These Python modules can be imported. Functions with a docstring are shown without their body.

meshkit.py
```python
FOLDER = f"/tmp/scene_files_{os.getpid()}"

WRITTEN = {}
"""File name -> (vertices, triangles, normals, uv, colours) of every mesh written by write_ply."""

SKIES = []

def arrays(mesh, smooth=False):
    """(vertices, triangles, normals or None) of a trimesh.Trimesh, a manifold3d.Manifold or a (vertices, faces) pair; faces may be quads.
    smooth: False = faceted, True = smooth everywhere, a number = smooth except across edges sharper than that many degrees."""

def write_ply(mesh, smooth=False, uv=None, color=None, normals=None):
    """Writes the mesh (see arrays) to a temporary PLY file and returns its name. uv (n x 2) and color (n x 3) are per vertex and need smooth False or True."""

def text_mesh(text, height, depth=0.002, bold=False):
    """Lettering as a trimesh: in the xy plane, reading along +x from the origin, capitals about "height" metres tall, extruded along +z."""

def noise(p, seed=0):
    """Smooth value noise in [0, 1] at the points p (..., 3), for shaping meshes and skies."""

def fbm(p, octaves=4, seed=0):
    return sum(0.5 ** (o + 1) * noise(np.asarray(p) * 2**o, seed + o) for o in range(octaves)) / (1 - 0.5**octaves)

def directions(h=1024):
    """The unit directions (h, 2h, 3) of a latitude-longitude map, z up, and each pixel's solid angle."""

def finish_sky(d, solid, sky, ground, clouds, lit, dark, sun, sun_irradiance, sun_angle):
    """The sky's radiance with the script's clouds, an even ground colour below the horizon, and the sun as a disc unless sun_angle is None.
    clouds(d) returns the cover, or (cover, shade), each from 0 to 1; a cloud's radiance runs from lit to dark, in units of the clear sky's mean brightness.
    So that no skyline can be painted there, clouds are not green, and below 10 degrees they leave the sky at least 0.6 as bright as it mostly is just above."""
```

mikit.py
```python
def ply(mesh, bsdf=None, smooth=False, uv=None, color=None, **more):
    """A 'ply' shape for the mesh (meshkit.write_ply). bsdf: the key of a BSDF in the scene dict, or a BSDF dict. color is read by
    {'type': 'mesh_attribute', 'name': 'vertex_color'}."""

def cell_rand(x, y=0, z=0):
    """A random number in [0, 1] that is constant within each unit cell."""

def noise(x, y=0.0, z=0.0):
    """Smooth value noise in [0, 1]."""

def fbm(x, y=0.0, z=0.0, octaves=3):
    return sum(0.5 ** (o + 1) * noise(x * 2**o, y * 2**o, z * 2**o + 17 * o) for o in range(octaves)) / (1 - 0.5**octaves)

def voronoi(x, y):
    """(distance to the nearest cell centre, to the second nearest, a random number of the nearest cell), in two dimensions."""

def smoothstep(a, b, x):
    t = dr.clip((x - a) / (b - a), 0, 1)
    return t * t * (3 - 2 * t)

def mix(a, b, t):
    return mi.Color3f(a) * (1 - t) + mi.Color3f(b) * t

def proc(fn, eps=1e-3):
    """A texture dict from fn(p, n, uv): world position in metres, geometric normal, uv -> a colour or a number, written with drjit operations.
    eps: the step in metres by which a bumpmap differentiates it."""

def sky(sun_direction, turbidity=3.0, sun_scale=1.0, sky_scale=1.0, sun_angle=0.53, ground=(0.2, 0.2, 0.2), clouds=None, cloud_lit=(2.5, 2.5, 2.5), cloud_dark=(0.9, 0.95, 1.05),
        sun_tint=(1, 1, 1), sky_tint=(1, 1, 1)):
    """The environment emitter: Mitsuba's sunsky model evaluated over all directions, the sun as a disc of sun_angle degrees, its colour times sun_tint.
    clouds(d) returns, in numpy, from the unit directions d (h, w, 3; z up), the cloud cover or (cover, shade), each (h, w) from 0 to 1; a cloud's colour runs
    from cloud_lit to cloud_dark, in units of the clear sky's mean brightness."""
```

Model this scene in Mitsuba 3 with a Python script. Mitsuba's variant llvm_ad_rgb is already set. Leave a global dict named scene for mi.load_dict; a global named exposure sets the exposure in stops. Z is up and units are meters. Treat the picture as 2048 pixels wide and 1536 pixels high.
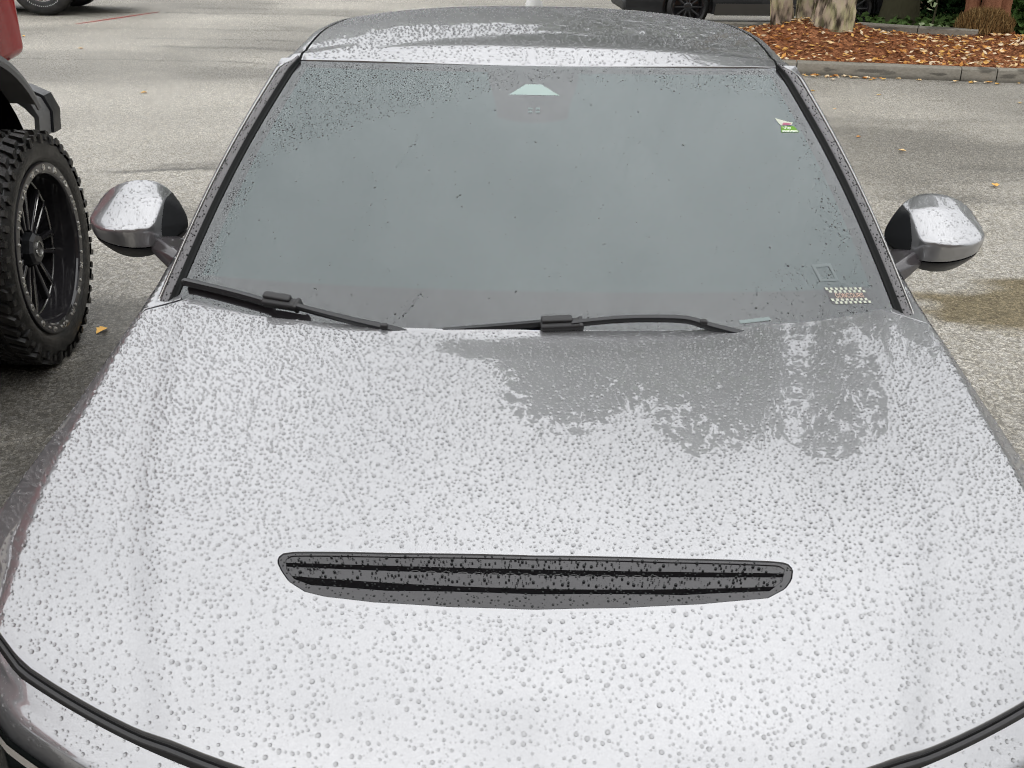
import math, numpy as np, trimesh, mitsuba as mi, drjit as dr, mikit, meshkit, manifold3d
from mikit import noise, fbm, voronoi, cell_rand, smoothstep, mix, proc, ply
from scipy.interpolate import PchipInterpolator as PI
from scipy.interpolate import CubicSpline
from scipy.spatial import Delaunay
from shapely.geometry import Polygon, Point, LineString
from shapely import contains_xy
T = mi.ScalarTransform4f
rng = np.random.default_rng(7)

# ------------------------------------------------------------------ camera, sky, exposure
CAM = np.array([-0.02, -0.711, 1.815])
TH, YAW, ROLL = math.radians(24.83), math.radians(-0.70), math.radians(0.82)
_f = np.array([math.sin(YAW)*math.cos(TH), math.cos(YAW)*math.cos(TH), -math.sin(TH)])
_r = np.array([math.cos(YAW), -math.sin(YAW), 0]); _u = np.cross(_r, _f)
_up = np.cross(_r*math.cos(ROLL)+_u*math.sin(ROLL), _f)
def overcast(d):
    el = np.clip(d[..., 2], 0, 1)
    soft = meshkit.fbm(np.stack([d[..., 0]*2.6+5, d[..., 1]*2.6, d[..., 2]*1.5], -1), 4, 4)
    shade = np.clip(0.90-0.62*el+(soft-.5)*.75, 0, 1)
    return np.ones(el.shape), shade
scene = {'type': 'scene', 'camera': {'type': 'perspective', 'fov': 52.42, 'fov_axis': 'x', 'near_clip': .05, 'far_clip': 500.,
                    'to_world': T().look_at(CAM.tolist(), (CAM+_f).tolist(), _up.tolist())},
         'sky': mikit.sky((-.5, -.5, .75), turbidity=4, sun_scale=.002, sun_angle=60, clouds=overcast,
                          cloud_lit=(3.4, 3.4, 3.42), cloud_dark=(1.0, 1.03, 1.07), sky_tint=(1, 1, 1))}
exposure = 2.97
labels = {}

# ------------------------------------------------------------------ helpers
def two(b): return {'type': 'twosided', 'bsdf': b}
def rgb(*c): return {'type': 'rgb', 'value': list(c)}
def mat(name, b, two_sided=True): scene['mat_'+name] = {**(two(b) if two_sided else b), 'id': 'mat_'+name}
def numbered(k):
    if k not in scene and k not in labels: return k
    i = 1
    while f'{k}_{i:03d}' in scene or f'{k}_{i:03d}' in labels: i += 1
    return f'{k}_{i:03d}'
def thing(name, label, cat, group=None, kind=None):
    k = numbered(name); labels[k] = {'label': label}
    if cat: labels[k]['category'] = cat
    if group: labels[k]['group'] = group
    if kind: labels[k]['kind'] = kind
    return k
def put(parent, name, mesh, m, smooth=40, label=None, kind=None, to=None, **kw):
    k = numbered(parent+'__'+name if parent else name)
    if to is not None: mesh = moved(mesh, to)
    scene[k] = ply(mesh, 'mat_'+m, smooth=smooth, **kw)
    if label or kind:
        labels[k] = {}
        if label: labels[k]['label'] = label
        if kind: labels[k]['kind'] = kind
    return k
def single(name, mesh, m, label, cat=None, group=None, kind=None, smooth=40, **kw):
    k = numbered(name); scene[k] = ply(mesh, 'mat_'+m, smooth=smooth, **kw); labels[k] = {'label': label}
    if cat: labels[k]['category'] = cat
    if group: labels[k]['group'] = group
    if kind: labels[k]['kind'] = kind
    return k
def tm(v, f): return trimesh.Trimesh(np.asarray(v, float), np.asarray(f, int), process=False)
def join(*ms):
    ms = [m if isinstance(m, trimesh.Trimesh) else from_m(m) for m in (ms[0] if len(ms) == 1 and isinstance(ms[0], (list, tuple)) else ms)]
    return trimesh.util.concatenate(ms)
def from_m(m):
    if isinstance(m, trimesh.Trimesh): return m
    q = m.to_mesh(); return tm(q.vert_properties[:, :3], q.tri_verts)
def to_m(t): return manifold3d.Manifold(manifold3d.Mesh(np.asarray(t.vertices, np.float32), np.asarray(t.faces, np.uint32)))
def moved(m, M):
    m = from_m(m).copy(); m.apply_transform(M); return m
def grid(fn, nu, nv, flip=False):
    """surface from fn(u, v) on the unit square"""
    u, v = np.meshgrid(np.linspace(0, 1, nu), np.linspace(0, 1, nv), indexing='ij')
    p = np.stack(fn(u.ravel(), v.ravel()), -1)
    i, j = np.meshgrid(np.arange(nu-1), np.arange(nv-1), indexing='ij'); a = (i*nv+j).ravel()
    q = np.stack([a, a+nv, a+nv+1, a+1], -1)
    f = np.vstack([q[:, [0, 1, 2]], q[:, [0, 2, 3]]])
    return tm(p, f[:, ::-1] if flip else f)
def rbox(sx, sy, sz, r=.01, c=(0, 0, 0), n=6):
    hx, hy, hz = sx/2-r, sy/2-r, sz/2-r
    s = manifold3d.Manifold.sphere(r, n*2)
    return from_m(manifold3d.Manifold.batch_hull([s.translate((a*hx+c[0], b*hy+c[1], d*hz+c[2])) for a in (-1, 1) for b in (-1, 1) for d in (-1, 1)]))
def tube(pts, rad, sides=10, caps=True):
    p = np.asarray(pts, float); rad = np.broadcast_to(rad, (len(p),))
    t = np.gradient(p, axis=0); t /= np.linalg.norm(t, axis=1, keepdims=True)
    a = np.cross(t, [0, 0, 1.]); bad = np.linalg.norm(a, axis=1) < .2; a[bad] = np.cross(t[bad], [1., 0, 0])
    a /= np.linalg.norm(a, axis=1, keepdims=True); b = np.cross(a, t)
    an = np.arange(sides)*2*np.pi/sides
    v = p[:, None]+rad[:, None, None]*(np.cos(an)[None, :, None]*a[:, None]+np.sin(an)[None, :, None]*b[:, None])
    n = len(p); i, j = np.meshgrid(np.arange(n-1), np.arange(sides), indexing='ij')
    q = np.stack([i*sides+j, i*sides+(j+1) % sides, (i+1)*sides+(j+1) % sides, (i+1)*sides+j], -1).reshape(-1, 4)
    f = [q[:, [0, 2, 1]], q[:, [0, 3, 2]]]; v = v.reshape(-1, 3)
    if caps:
        v = np.vstack([v, p[0], p[-1]]); k = np.arange(sides)
        f += [np.stack([k, (k+1) % sides, np.full(sides, n*sides)], -1), np.stack([(k+1) % sides+(n-1)*sides, k+(n-1)*sides, np.full(sides, n*sides+1)], -1)]
    m = tm(v, np.vstack(f)); 
    if caps and m.volume < 0: m.invert()
    return m
def sweep(path, side, nrm, prof, closed=False):
    """profile (a, b) pairs swept along path; a along side vectors, b along nrm vectors"""
    p, s, n = (np.asarray(x, float) for x in (path, side, nrm)); pr = np.asarray(prof, float)
    if closed: pr = np.vstack([pr, pr[:1]])
    v = p[:, None]+pr[None, :, :1]*s[:, None]+pr[None, :, 1:]*n[:, None]
    N, M = v.shape[:2]; i, j = np.meshgrid(np.arange(N-1), np.arange(M-1), indexing='ij'); a = (i*M+j).ravel()
    q = np.stack([a, a+M, a+M+1, a+1], -1)
    return tm(v.reshape(-1, 3), np.vstack([q[:, [0, 1, 2]], q[:, [0, 2, 3]]]))
def lathe(prof, n=48, axis='x'):
    pr = np.asarray(prof, float); an = np.arange(n)*2*np.pi/n
    h = np.broadcast_to(pr[:, 0:1], (len(pr), n)); c, s = pr[:, 1:]*np.cos(an), pr[:, 1:]*np.sin(an)
    v = np.stack([h, c, s] if axis == 'x' else [c, s, h], -1).reshape(-1, 3)
    i, j = np.meshgrid(np.arange(len(pr)-1), np.arange(n), indexing='ij')
    q = np.stack([i*n+j, i*n+(j+1) % n, (i+1)*n+(j+1) % n, (i+1)*n+j], -1).reshape(-1, 4)
    return tm(v, np.vstack([q[:, [0, 1, 2]], q[:, [0, 2, 3]]]))
def panel(poly, zf, step=.02, skirt=.012, smooth_n=True, bump=None):
    """sheet over a plan polygon at height zf(x, y), edge folded down by skirt; returns mesh and normals"""
    def ring(r, q=1.):
        L = LineString(r); n = max(int(L.length/(step*q)), 8); return np.array([L.interpolate(k/n, normalized=True).coords[0] for k in range(n)])
    rings = [ring(poly.exterior.coords)]+[ring(h.coords, .45) for h in poly.interiors]
    # keep sharp corners
    B = np.vstack(rings); x0, y0, x1, y1 = poly.bounds
    gx, gy = np.meshgrid(np.arange(x0, x1, step), np.arange(y0, y1, step)); g = np.stack([gx.ravel(), gy.ravel()], -1); g[:, 0] += (np.round((g[:, 1]-y0)/step) % 2)*step/2
    inner = poly.buffer(-step*.55); g = g[contains_xy(inner, g[:, 0], g[:, 1])]
    P2 = np.vstack([B, g]); tri = Delaunay(P2).simplices
    poly2 = Polygon(rings[0], [r for r in rings[1:]]).buffer(1e-5)
    c = P2[tri].mean(1); tri = tri[contains_xy(poly2, c[:, 0], c[:, 1])]
    A = P2[tri]; e1, e2 = A[:, 1]-A[:, 0], A[:, 2]-A[:, 0]; area = e1[:, 0]*e2[:, 1]-e1[:, 1]*e2[:, 0]; tri[area < 0] = tri[area < 0][:, ::-1]; tri = tri[np.abs(area) > 1e-9]
    z = zf(P2[:, 0], P2[:, 1]); e = 1e-3
    n = np.stack([-(zf(P2[:, 0]+e, P2[:, 1])-zf(P2[:, 0]-e, P2[:, 1]))/(2*e), -(zf(P2[:, 0], P2[:, 1]+e)-zf(P2[:, 0], P2[:, 1]-e))/(2*e), np.ones(len(z))], -1); n /= np.linalg.norm(n, axis=1, keepdims=True)
    V, F, N = [np.column_stack([P2, z])], [tri], [n]; base = len(P2); at = 0
    for r in rings:
        m = len(r); idx = np.arange(at, at+m); at += m; nx = np.roll(idx, -1)
        t = np.roll(r, -1, 0)-np.roll(r, 1, 0); s = 1 if Polygon(r).exterior.is_ccw else -1
        o = s*np.stack([t[:, 1], -t[:, 0], np.zeros(m)], -1); o /= np.linalg.norm(o, axis=1, keepdims=True)
        if r is not rings[0]: o = -o
        top = V[0][idx]+o*.0015-[0, 0, .0015]; bot = top-[0, 0, skirt]
        V += [top, bot]; N += [o, o]; a = base+np.arange(m); b = base+m+np.arange(m); an, bn = np.roll(a, -1), np.roll(b, -1)
        F += [np.column_stack([idx, a, an]), np.column_stack([idx, an, nx]), np.column_stack([a, b, bn]), np.column_stack([a, bn, an])]; base += 2*m
    return tm(np.vstack(V), np.vstack(F)), np.vstack(N)
def put_n(parent, name, mn, m, label=None):
    mesh, n = mn; k = numbered(parent+'__'+name)
    scene[k] = {'type': 'ply', 'filename': meshkit.write_ply(mesh, True, normals=n), 'face_normals': False, 'bsdf': {'type': 'ref', 'id': 'mat_'+m}}
    if label: labels[k] = {'label': label}
    return k
def extrude(poly, d):
    """shapely polygon in xy -> solid along z"""
    return join([trimesh.creation.extrude_polygon(g, d, engine='earcut') for g in getattr(poly, 'geoms', [poly])])
def mound(pts, nrm, r, h, seg, rings, wob=.10, seed=1):
    """many water beads (spherical caps) in one mesh; pts, nrm (n,3), r, h (n,)"""
    g = np.random.default_rng(seed); n = len(pts); a = np.arange(seg)*2*np.pi/seg
    t1 = np.cross(nrm, [1., .0, .02]); t1 /= np.linalg.norm(t1, axis=1, keepdims=True); t2 = np.cross(nrm, t1)
    R = (r*r+h*h)/(2*h); th = np.arcsin(np.clip(r/R, 0, 1)); th = np.where(h > r, np.pi-th, th)
    w = 1+wob*g.normal(size=(n, 1))*np.cos(2*a[None]+g.random((n, 1))*6.3)+wob*.5*g.normal(size=(n, 1))*np.cos(3*a[None]+g.random((n, 1))*6.3)
    V = []
    for k in range(rings):
        ph = th*(rings-k)/rings; rad = (R*np.sin(ph))[:, None]*w; z = R*np.cos(ph)-(R-h)
        if k == 0: z = z-.0004
        V.append(pts[:, None]+rad[..., None]*(np.cos(a)[None, :, None]*t1[:, None]+np.sin(a)[None, :, None]*t2[:, None])+z[:, None, None]*nrm[:, None])
    V.append((pts+nrm*h[:, None])[:, None]); v = np.concatenate(V, 1); per = rings*seg+1
    f = []
    j = np.arange(seg); jn = (j+1) % seg
    for k in range(rings-1): f += [np.stack([k*seg+j, k*seg+jn, (k+1)*seg+jn], -1), np.stack([k*seg+j, (k+1)*seg+jn, (k+1)*seg+j], -1)]
    f.append(np.stack([(rings-1)*seg+j, (rings-1)*seg+jn, np.full(seg, rings*seg)], -1)); f = np.vstack(f)
    F = (f[None]+(np.arange(n)*per)[:, None, None]).reshape(-1, 3); m = tm(v.reshape(-1, 3), F)
    fn = np.cross(v[0, f[-1, 1]]-v[0, f[-1, 0]], v[0, f[-1, 2]]-v[0, f[-1, 0]])
    if fn @ nrm[0] < 0: m.faces = m.faces[:, ::-1]
    return m
def wet_discs(pts, nrm, r, seg, seed=1):
    n = len(pts); a = np.arange(seg)*2*np.pi/seg; t1 = np.cross(nrm, [1., .0, .02]); t1 /= np.linalg.norm(t1, axis=1, keepdims=True); t2 = np.cross(nrm, t1)
    v = np.concatenate([pts[:, None]+.97*r[:, None, None]*(np.cos(a)[None, :, None]*t1[:, None]+np.sin(a)[None, :, None]*t2[:, None]), pts[:, None]], 1)+nrm[:, None]*.00012
    f = np.stack([np.arange(seg), (np.arange(seg)+1) % seg, np.full(seg, seg)], -1); return tm(v.reshape(-1, 3), (f[None]+(np.arange(n)*(seg+1))[:, None, None]).reshape(-1, 3))
def scatter(sample, radii, gap=1.0, tries=3, seed=3):
    """non-overlapping positions in a plane: sample(n) gives candidates, radii sorted large to small"""
    cell = radii.max()*2.2; H = {}; out = []; g = np.random.default_rng(seed)
    radii = np.sort(radii)[::-1]; C = sample(len(radii)*tries); ci = 0
    for r in radii:
        for _ in range(tries):
            if ci >= len(C): break
            x, y = C[ci]; ci += 1; a, b = int(x//cell), int(y//cell); ok = True
            for i in (a-1, a, a+1):
                for j in (b-1, b, b+1):
                    for (u, v, q) in H.get((i, j), ()):
                        if (u-x)**2+(v-y)**2 < (gap*(r+q))**2: ok = False; break
                    if not ok: break
                if not ok: break
            if ok: H.setdefault((a, b), []).append((x, y, r)); out.append((x, y, r)); break
    return np.array(out)
def CS(ps): return manifold3d.CrossSection([[tuple(map(float, q)) for q in p] if Polygon(p).exterior.is_ccw else [tuple(map(float, q)) for q in p][::-1] for p in ps])
def yaw_at(x, y, deg, z=0):
    M = np.eye(4); c, s = math.cos(math.radians(deg)), math.sin(math.radians(deg)); M[:2, :2] = [[c, -s], [s, c]]; M[:3, 3] = (x, y, z); return M

# ------------------------------------------------------------------ materials
def grain(p, k, s=0.): return noise(p.x*k+s, p.y*k+s, p.z*k)
scene['mat_paint'] = {'id': 'mat_paint', **two({'type': 'blendbsdf', 'weight': .38,
    'a': {'type': 'plastic', 'diffuse_reflectance': rgb(.105, .106, .108), 'int_ior': 1.95},
    'b': {'type': 'principled', 'metallic': 1., 'roughness': .34, 'base_color': rgb(.50, .502, .512)}})}
# the same paint where water covers it: water and lacquer have nearly one index, so the lacquer mirrors nothing there
scene['mat_wet_paint'] = {'id': 'mat_wet_paint', **two({'type': 'blendbsdf', 'weight': .38, 'a': {'type': 'diffuse', 'reflectance': rgb(.098, .099, .102)},
    'b': {'type': 'principled', 'metallic': 1., 'roughness': .26, 'base_color': rgb(.64, .642, .65)}})}
mat('red_paint', {'type': 'plastic', 'diffuse_reflectance': rgb(.26, .012, .014), 'int_ior': 1.6})
mat('dark_paint', {'type': 'plastic', 'diffuse_reflectance': rgb(.035, .036, .038), 'int_ior': 1.6})
mat('black_paint', {'type': 'plastic', 'diffuse_reflectance': rgb(.008, .008, .009), 'int_ior': 1.5})
mat('gloss_black', {'type': 'plastic', 'diffuse_reflectance': rgb(.02, .019, .021), 'int_ior': 1.6})
mat('satin_black', {'type': 'roughplastic', 'diffuse_reflectance': rgb(.018, .019, .021), 'alpha': .22})
mat('soft_black', {'type': 'roughplastic', 'diffuse_reflectance': rgb(.022, .022, .023), 'alpha': .4})
mat('grey_plastic', {'type': 'roughplastic', 'diffuse_reflectance': rgb(.13, .13, .13), 'alpha': .35})
mat('void', {'type': 'diffuse', 'reflectance': rgb(.006, .006, .007)})
mat('frit', {'type': 'plastic', 'diffuse_reflectance': rgb(.012, .010, .012), 'int_ior': 1.8})
mat('seal_black', {'type': 'roughplastic', 'diffuse_reflectance': rgb(.008, .009, .009), 'alpha': .5, 'int_ior': 1.25})
mat('rubber', {'type': 'bumpmap', 'arbitrary': proc(lambda p, n, uv: .002*fbm(p.x*90, p.y*90, p.z*90), 2e-3), 'scale': 1.,
               'bsdf': {'type': 'roughplastic', 'diffuse_reflectance': proc(lambda p, n, uv: mix((.008, .008, .008), (.025, .023, .021), smoothstep(.4, .8, fbm(p.x*14, p.y*14, p.z*14)))), 'alpha': .3}})
mat('pillar_trim', {'type': 'plastic', 'diffuse_reflectance': rgb(.06, .055, .058), 'int_ior': 1.7})
mat('clad', {'type': 'roughplastic', 'diffuse_reflectance': rgb(.10, .092, .08), 'alpha': .4})
mat('silver', {'type': 'principled', 'metallic': 1., 'roughness': .25, 'base_color': rgb(.62, .61, .58)})
mat('chrome', {'type': 'principled', 'metallic': 1., 'roughness': .12, 'base_color': rgb(.8, .8, .8)})
mat('white', {'type': 'roughplastic', 'diffuse_reflectance': rgb(.78, .78, .76), 'alpha': .3})
mat('mint', {'type': 'plastic', 'diffuse_reflectance': rgb(.24, .32, .295), 'int_ior': 1.6})
mat('mint_dim', {'type': 'plastic', 'diffuse_reflectance': rgb(.07, .11, .105), 'int_ior': 1.92})
mat('mint_faint', {'type': 'plastic', 'diffuse_reflectance': rgb(.035, .06, .06), 'int_ior': 1.92})
mat('pink', {'type': 'diffuse', 'reflectance': rgb(.36, .13, .19)})
mat('green_print', {'type': 'diffuse', 'reflectance': rgb(.14, .30, .05)})
mat('cream', {'type': 'diffuse', 'reflectance': rgb(.52, .54, .45)})
mat('peach', {'type': 'diffuse', 'reflectance': rgb(.55, .40, .32)})
mat('interior', {'type': 'diffuse', 'reflectance': rgb(.012, .015, .015)})
mat('interior_light', {'type': 'diffuse', 'reflectance': rgb(.016, .02, .02)})

mat('dark_glass', {'type': 'plastic', 'diffuse_reflectance': rgb(.006, .008, .008), 'int_ior': 1.55})
mat('water', {'type': 'dielectric', 'int_ior': 1.333, 'ext_ior': 1.0}, False)
mat('dark_bead', {'type': 'plastic', 'diffuse_reflectance': rgb(.012, .014, .014), 'int_ior': 1.333})
mat('lens', {'type': 'plastic', 'diffuse_reflectance': rgb(.35, .33, .3), 'int_ior': 1.5})

def asphalt(p, n, uv):
    w = fbm(p.x*.9, p.y*.9, 3., 2)
    d1, d2, c = voronoi(p.x*105+w, p.y*105); e1, e2, c2 = voronoi(p.x*48+7, p.y*48)
    base = .175+.25*c*c+.12*(c2-.4)
    stone = mix((base*1.08, base, base*.83), (base*1.03, base*.98, base*.88), c2)
    pit = smoothstep(.02, .22, d2-d1)
    stone = stone*(.50+.50*pit)
    blot = fbm(p.x*.55+3, p.y*.8, 1., 4)
    stone = stone*(.66+.68*blot)*(1-.30*smoothstep(.52, .72, fbm(p.x*.35+8, p.y*.7+2, 4., 4)))
    # long seams and dark streaks that run across the lot
    wob = (fbm(p.x*1.3, 2., 0., 3)-.5)*.35+(noise(p.x*9, 4.)-.5)*.04
    def seam(y0, x0, x1, w, wt=1., s=0.): return dr.exp(-dr.square((p.y-y0-s*p.x+wob)/w))*smoothstep(x0, x0+.5, p.x)*(1-smoothstep(x1-.5, x1, p.x))*wt
    dark = seam(6.85, -3.4, -1.8, .05, .55)+seam(6.98, -3.1, -1.9, .12, .38)+seam(12.4, -9, -1.2, .05, .45)+seam(18.3, -8, -2, .09, .5)+seam(13.7, -5.4, -2.6, .12, .45)+seam(14.6, -6, -1, .07, .4)+seam(9.3, 2.3, 6, .16, .25)+seam(6.4, 2.2, 5, .13, .30)+seam(7.4, 3.0, 5.4, .10, .22)+seam(15.8, -7, -2, .1, .3)
    patch = smoothstep(.62, .75, fbm(p.x*.8+11, p.y*2.6, 5., 4))*.22
    stone = stone*(1-dr.clip(dark+patch*smoothstep(8, 12, p.y), 0, .8)*smoothstep(.2, .7, fbm(p.x*7, p.y*7, 2.)+.15))
    # wet ground and contact shadow of the red vehicle, painted together
    damp_shade = 1-smoothstep(.0, .6, dr.sqrt(dr.square(dr.maximum(dr.abs(p.x+2.6)-1.1, 0))+dr.square(dr.maximum(dr.abs(p.y-1.6)-2.2, 0)))+(fbm(p.x*3, p.y*3, 0.)-.5)*.9)
    stone = stone*(1-.50*damp_shade)
    # brown wet stain with leaf tannin
    q = dr.sqrt(dr.square((p.x-2.85)/1.05)+dr.square((p.y-4.25+.10*(p.x-2.5))/.50))+(fbm(p.x*2.2, p.y*4.2, 9., 4)-.5)*1.1
    st = 1-smoothstep(.62, 1.0, q)
    return mix(stone, stone*mi.Color3f(.42, .35, .20), st*.9)
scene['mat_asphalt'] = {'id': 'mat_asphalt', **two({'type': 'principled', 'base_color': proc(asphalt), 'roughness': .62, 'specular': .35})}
def concrete(p, n, uv):
    b = fbm(p.x*2, p.y*2, p.z*9, 4); s = noise(p.x*60, p.y*60, p.z*60)
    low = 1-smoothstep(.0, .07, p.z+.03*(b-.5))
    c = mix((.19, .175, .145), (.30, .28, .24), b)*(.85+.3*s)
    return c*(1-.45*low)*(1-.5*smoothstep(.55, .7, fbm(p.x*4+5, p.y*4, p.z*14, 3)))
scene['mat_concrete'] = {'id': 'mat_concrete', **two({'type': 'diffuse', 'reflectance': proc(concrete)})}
def mulch(p, n, uv):
    d1, d2, c = voronoi(p.x*26+fbm(p.x*6, p.y*6)*2, p.y*44); b = fbm(p.x*1.6, p.y*1.6, 0., 3)
    return mix((.13, .052, .027), (.42, .185, .09), c)*(.6+.5*smoothstep(.0, .3, d2-d1))*(.65+.6*b)
scene['mat_mulch'] = {'id': 'mat_mulch', **two({'type': 'diffuse', 'reflectance': proc(mulch)})}
for i, c in enumerate(((.38, .155, .07), (.24, .092, .045), (.50, .25, .125), (.14, .062, .034))): mat(f'chip_{i}', {'type': 'diffuse', 'reflectance': rgb(*c)})
for i, c in enumerate(((.72, .44, .14), (.78, .56, .30), (.62, .30, .09), (.80, .66, .46))): mat(f'yellow_leaf_{i}', {'type': 'diffuse', 'reflectance': rgb(*c)})
def bark(p, n, uv):
    r = fbm(p.x*16, p.y*16, p.z*5, 3); lich = smoothstep(.40, .70, .45*fbm(p.x*5+2, p.y*5, p.z*2.4, 3)+.55*fbm(p.x*22, p.y*22, p.z*6, 3))
    c = mix((.07, .055, .042), (.30, .24, .19), smoothstep(.3, .7, r)); return mix(c, (.33, .32, .17), lich*.75)*(.55+.8*smoothstep(.3, .6, r))
scene['mat_bark'] = {'id': 'mat_bark', **two({'type': 'diffuse', 'reflectance': proc(bark)})}
def bark_red(p, n, uv): return mix((.15, .062, .036), (.36, .17, .10), fbm(p.x*14, p.y*14, p.z*2.2, 4))
scene['mat_bark_red'] = {'id': 'mat_bark_red', **two({'type': 'diffuse', 'reflectance': proc(bark_red)})}
mat('bark_dark', {'type': 'diffuse', 'reflectance': rgb(.075, .072, .045)})
for i, c in enumerate(((.035, .075, .022), (.055, .105, .03), (.022, .05, .018), (.085, .14, .045))):
    mat(f'leaf_{i}', {'type': 'diffuse', 'reflectance': rgb(*c)})
mat('far_leaf', {'type': 'diffuse', 'reflectance': rgb(.24, .27, .20)})  # pale green: distance haze put into the leaf colour
mat('pale_leaf', {'type': 'diffuse', 'reflectance': rgb(.38, .46, .26)})
for i, c in enumerate(((.22, .13, .055), (.13, .08, .035), (.30, .20, .09))): mat(f'straw_{i}', {'type': 'diffuse', 'reflectance': rgb(*c)})
mat('brick', {'type': 'diffuse', 'reflectance': rgb(.16, .11, .085)})
mat('red_line', {'type': 'diffuse', 'reflectance': rgb(.40, .07, .06)})
mat('soil', {'type': 'diffuse', 'reflectance': rgb(.06, .045, .03)})

# ------------------------------------------------------------------ setting
single('asphalt_lot', grid(lambda u, v: (-70+140*u, -30+150*v, 0*u), 2, 2), 'asphalt', 'wet grey asphalt of the car park with worn aggregate, seams and a brown stain', kind='structure', smooth=False)
# kerb in front of the mulch bed: one stone after another along a gently curved line
kb = thing('kerb', 'weathered grey concrete kerb with open joints along the mulch bed', None, kind='structure')
kx = PI([1.2, 3.0, 4.0, 5.0, 5.7, 8, 14], [12.62, 12.17, 12.0, 11.82, 11.72, 11.4, 10.9])
cuts = [1.2, 3.15, 4.98, 5.37, 7.2, 9.0, 10.8, 12.6, 14.0]
for a, b in zip(cuts[:-1], cuts[1:]):
    xs = np.linspace(a+.006, b-.006, 14); ys = kx(xs); s = np.gradient(ys, xs); L = np.sqrt(1+s*s)
    side = np.stack([-s/L, 1/L, 0*s], -1); nr = np.tile([0, 0, 1.], (len(xs), 1))
    m = sweep(np.stack([xs, ys, 0*xs], -1), side, nr, [(0, -.05), (.006, .10), (.012, .132), (.03, .145), (.15, .15), (.165, .14), (.17, -.05)])
    ends = []
    for q in (0, -1):
        pts = np.array([np.array([xs[q], ys[q], 0])+side[q]*a_+[0, 0, b_] for a_, b_ in [(0, -.05), (.006, .10), (.012, .132), (.03, .145), (.15, .15), (.165, .14), (.17, -.05)]])
        ends.append(tm(pts, [[0, i, i+1] for i in range(1, 6)]))
    put(kb, 'kerb_stone', join(m, *ends), 'concrete', 35)
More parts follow.
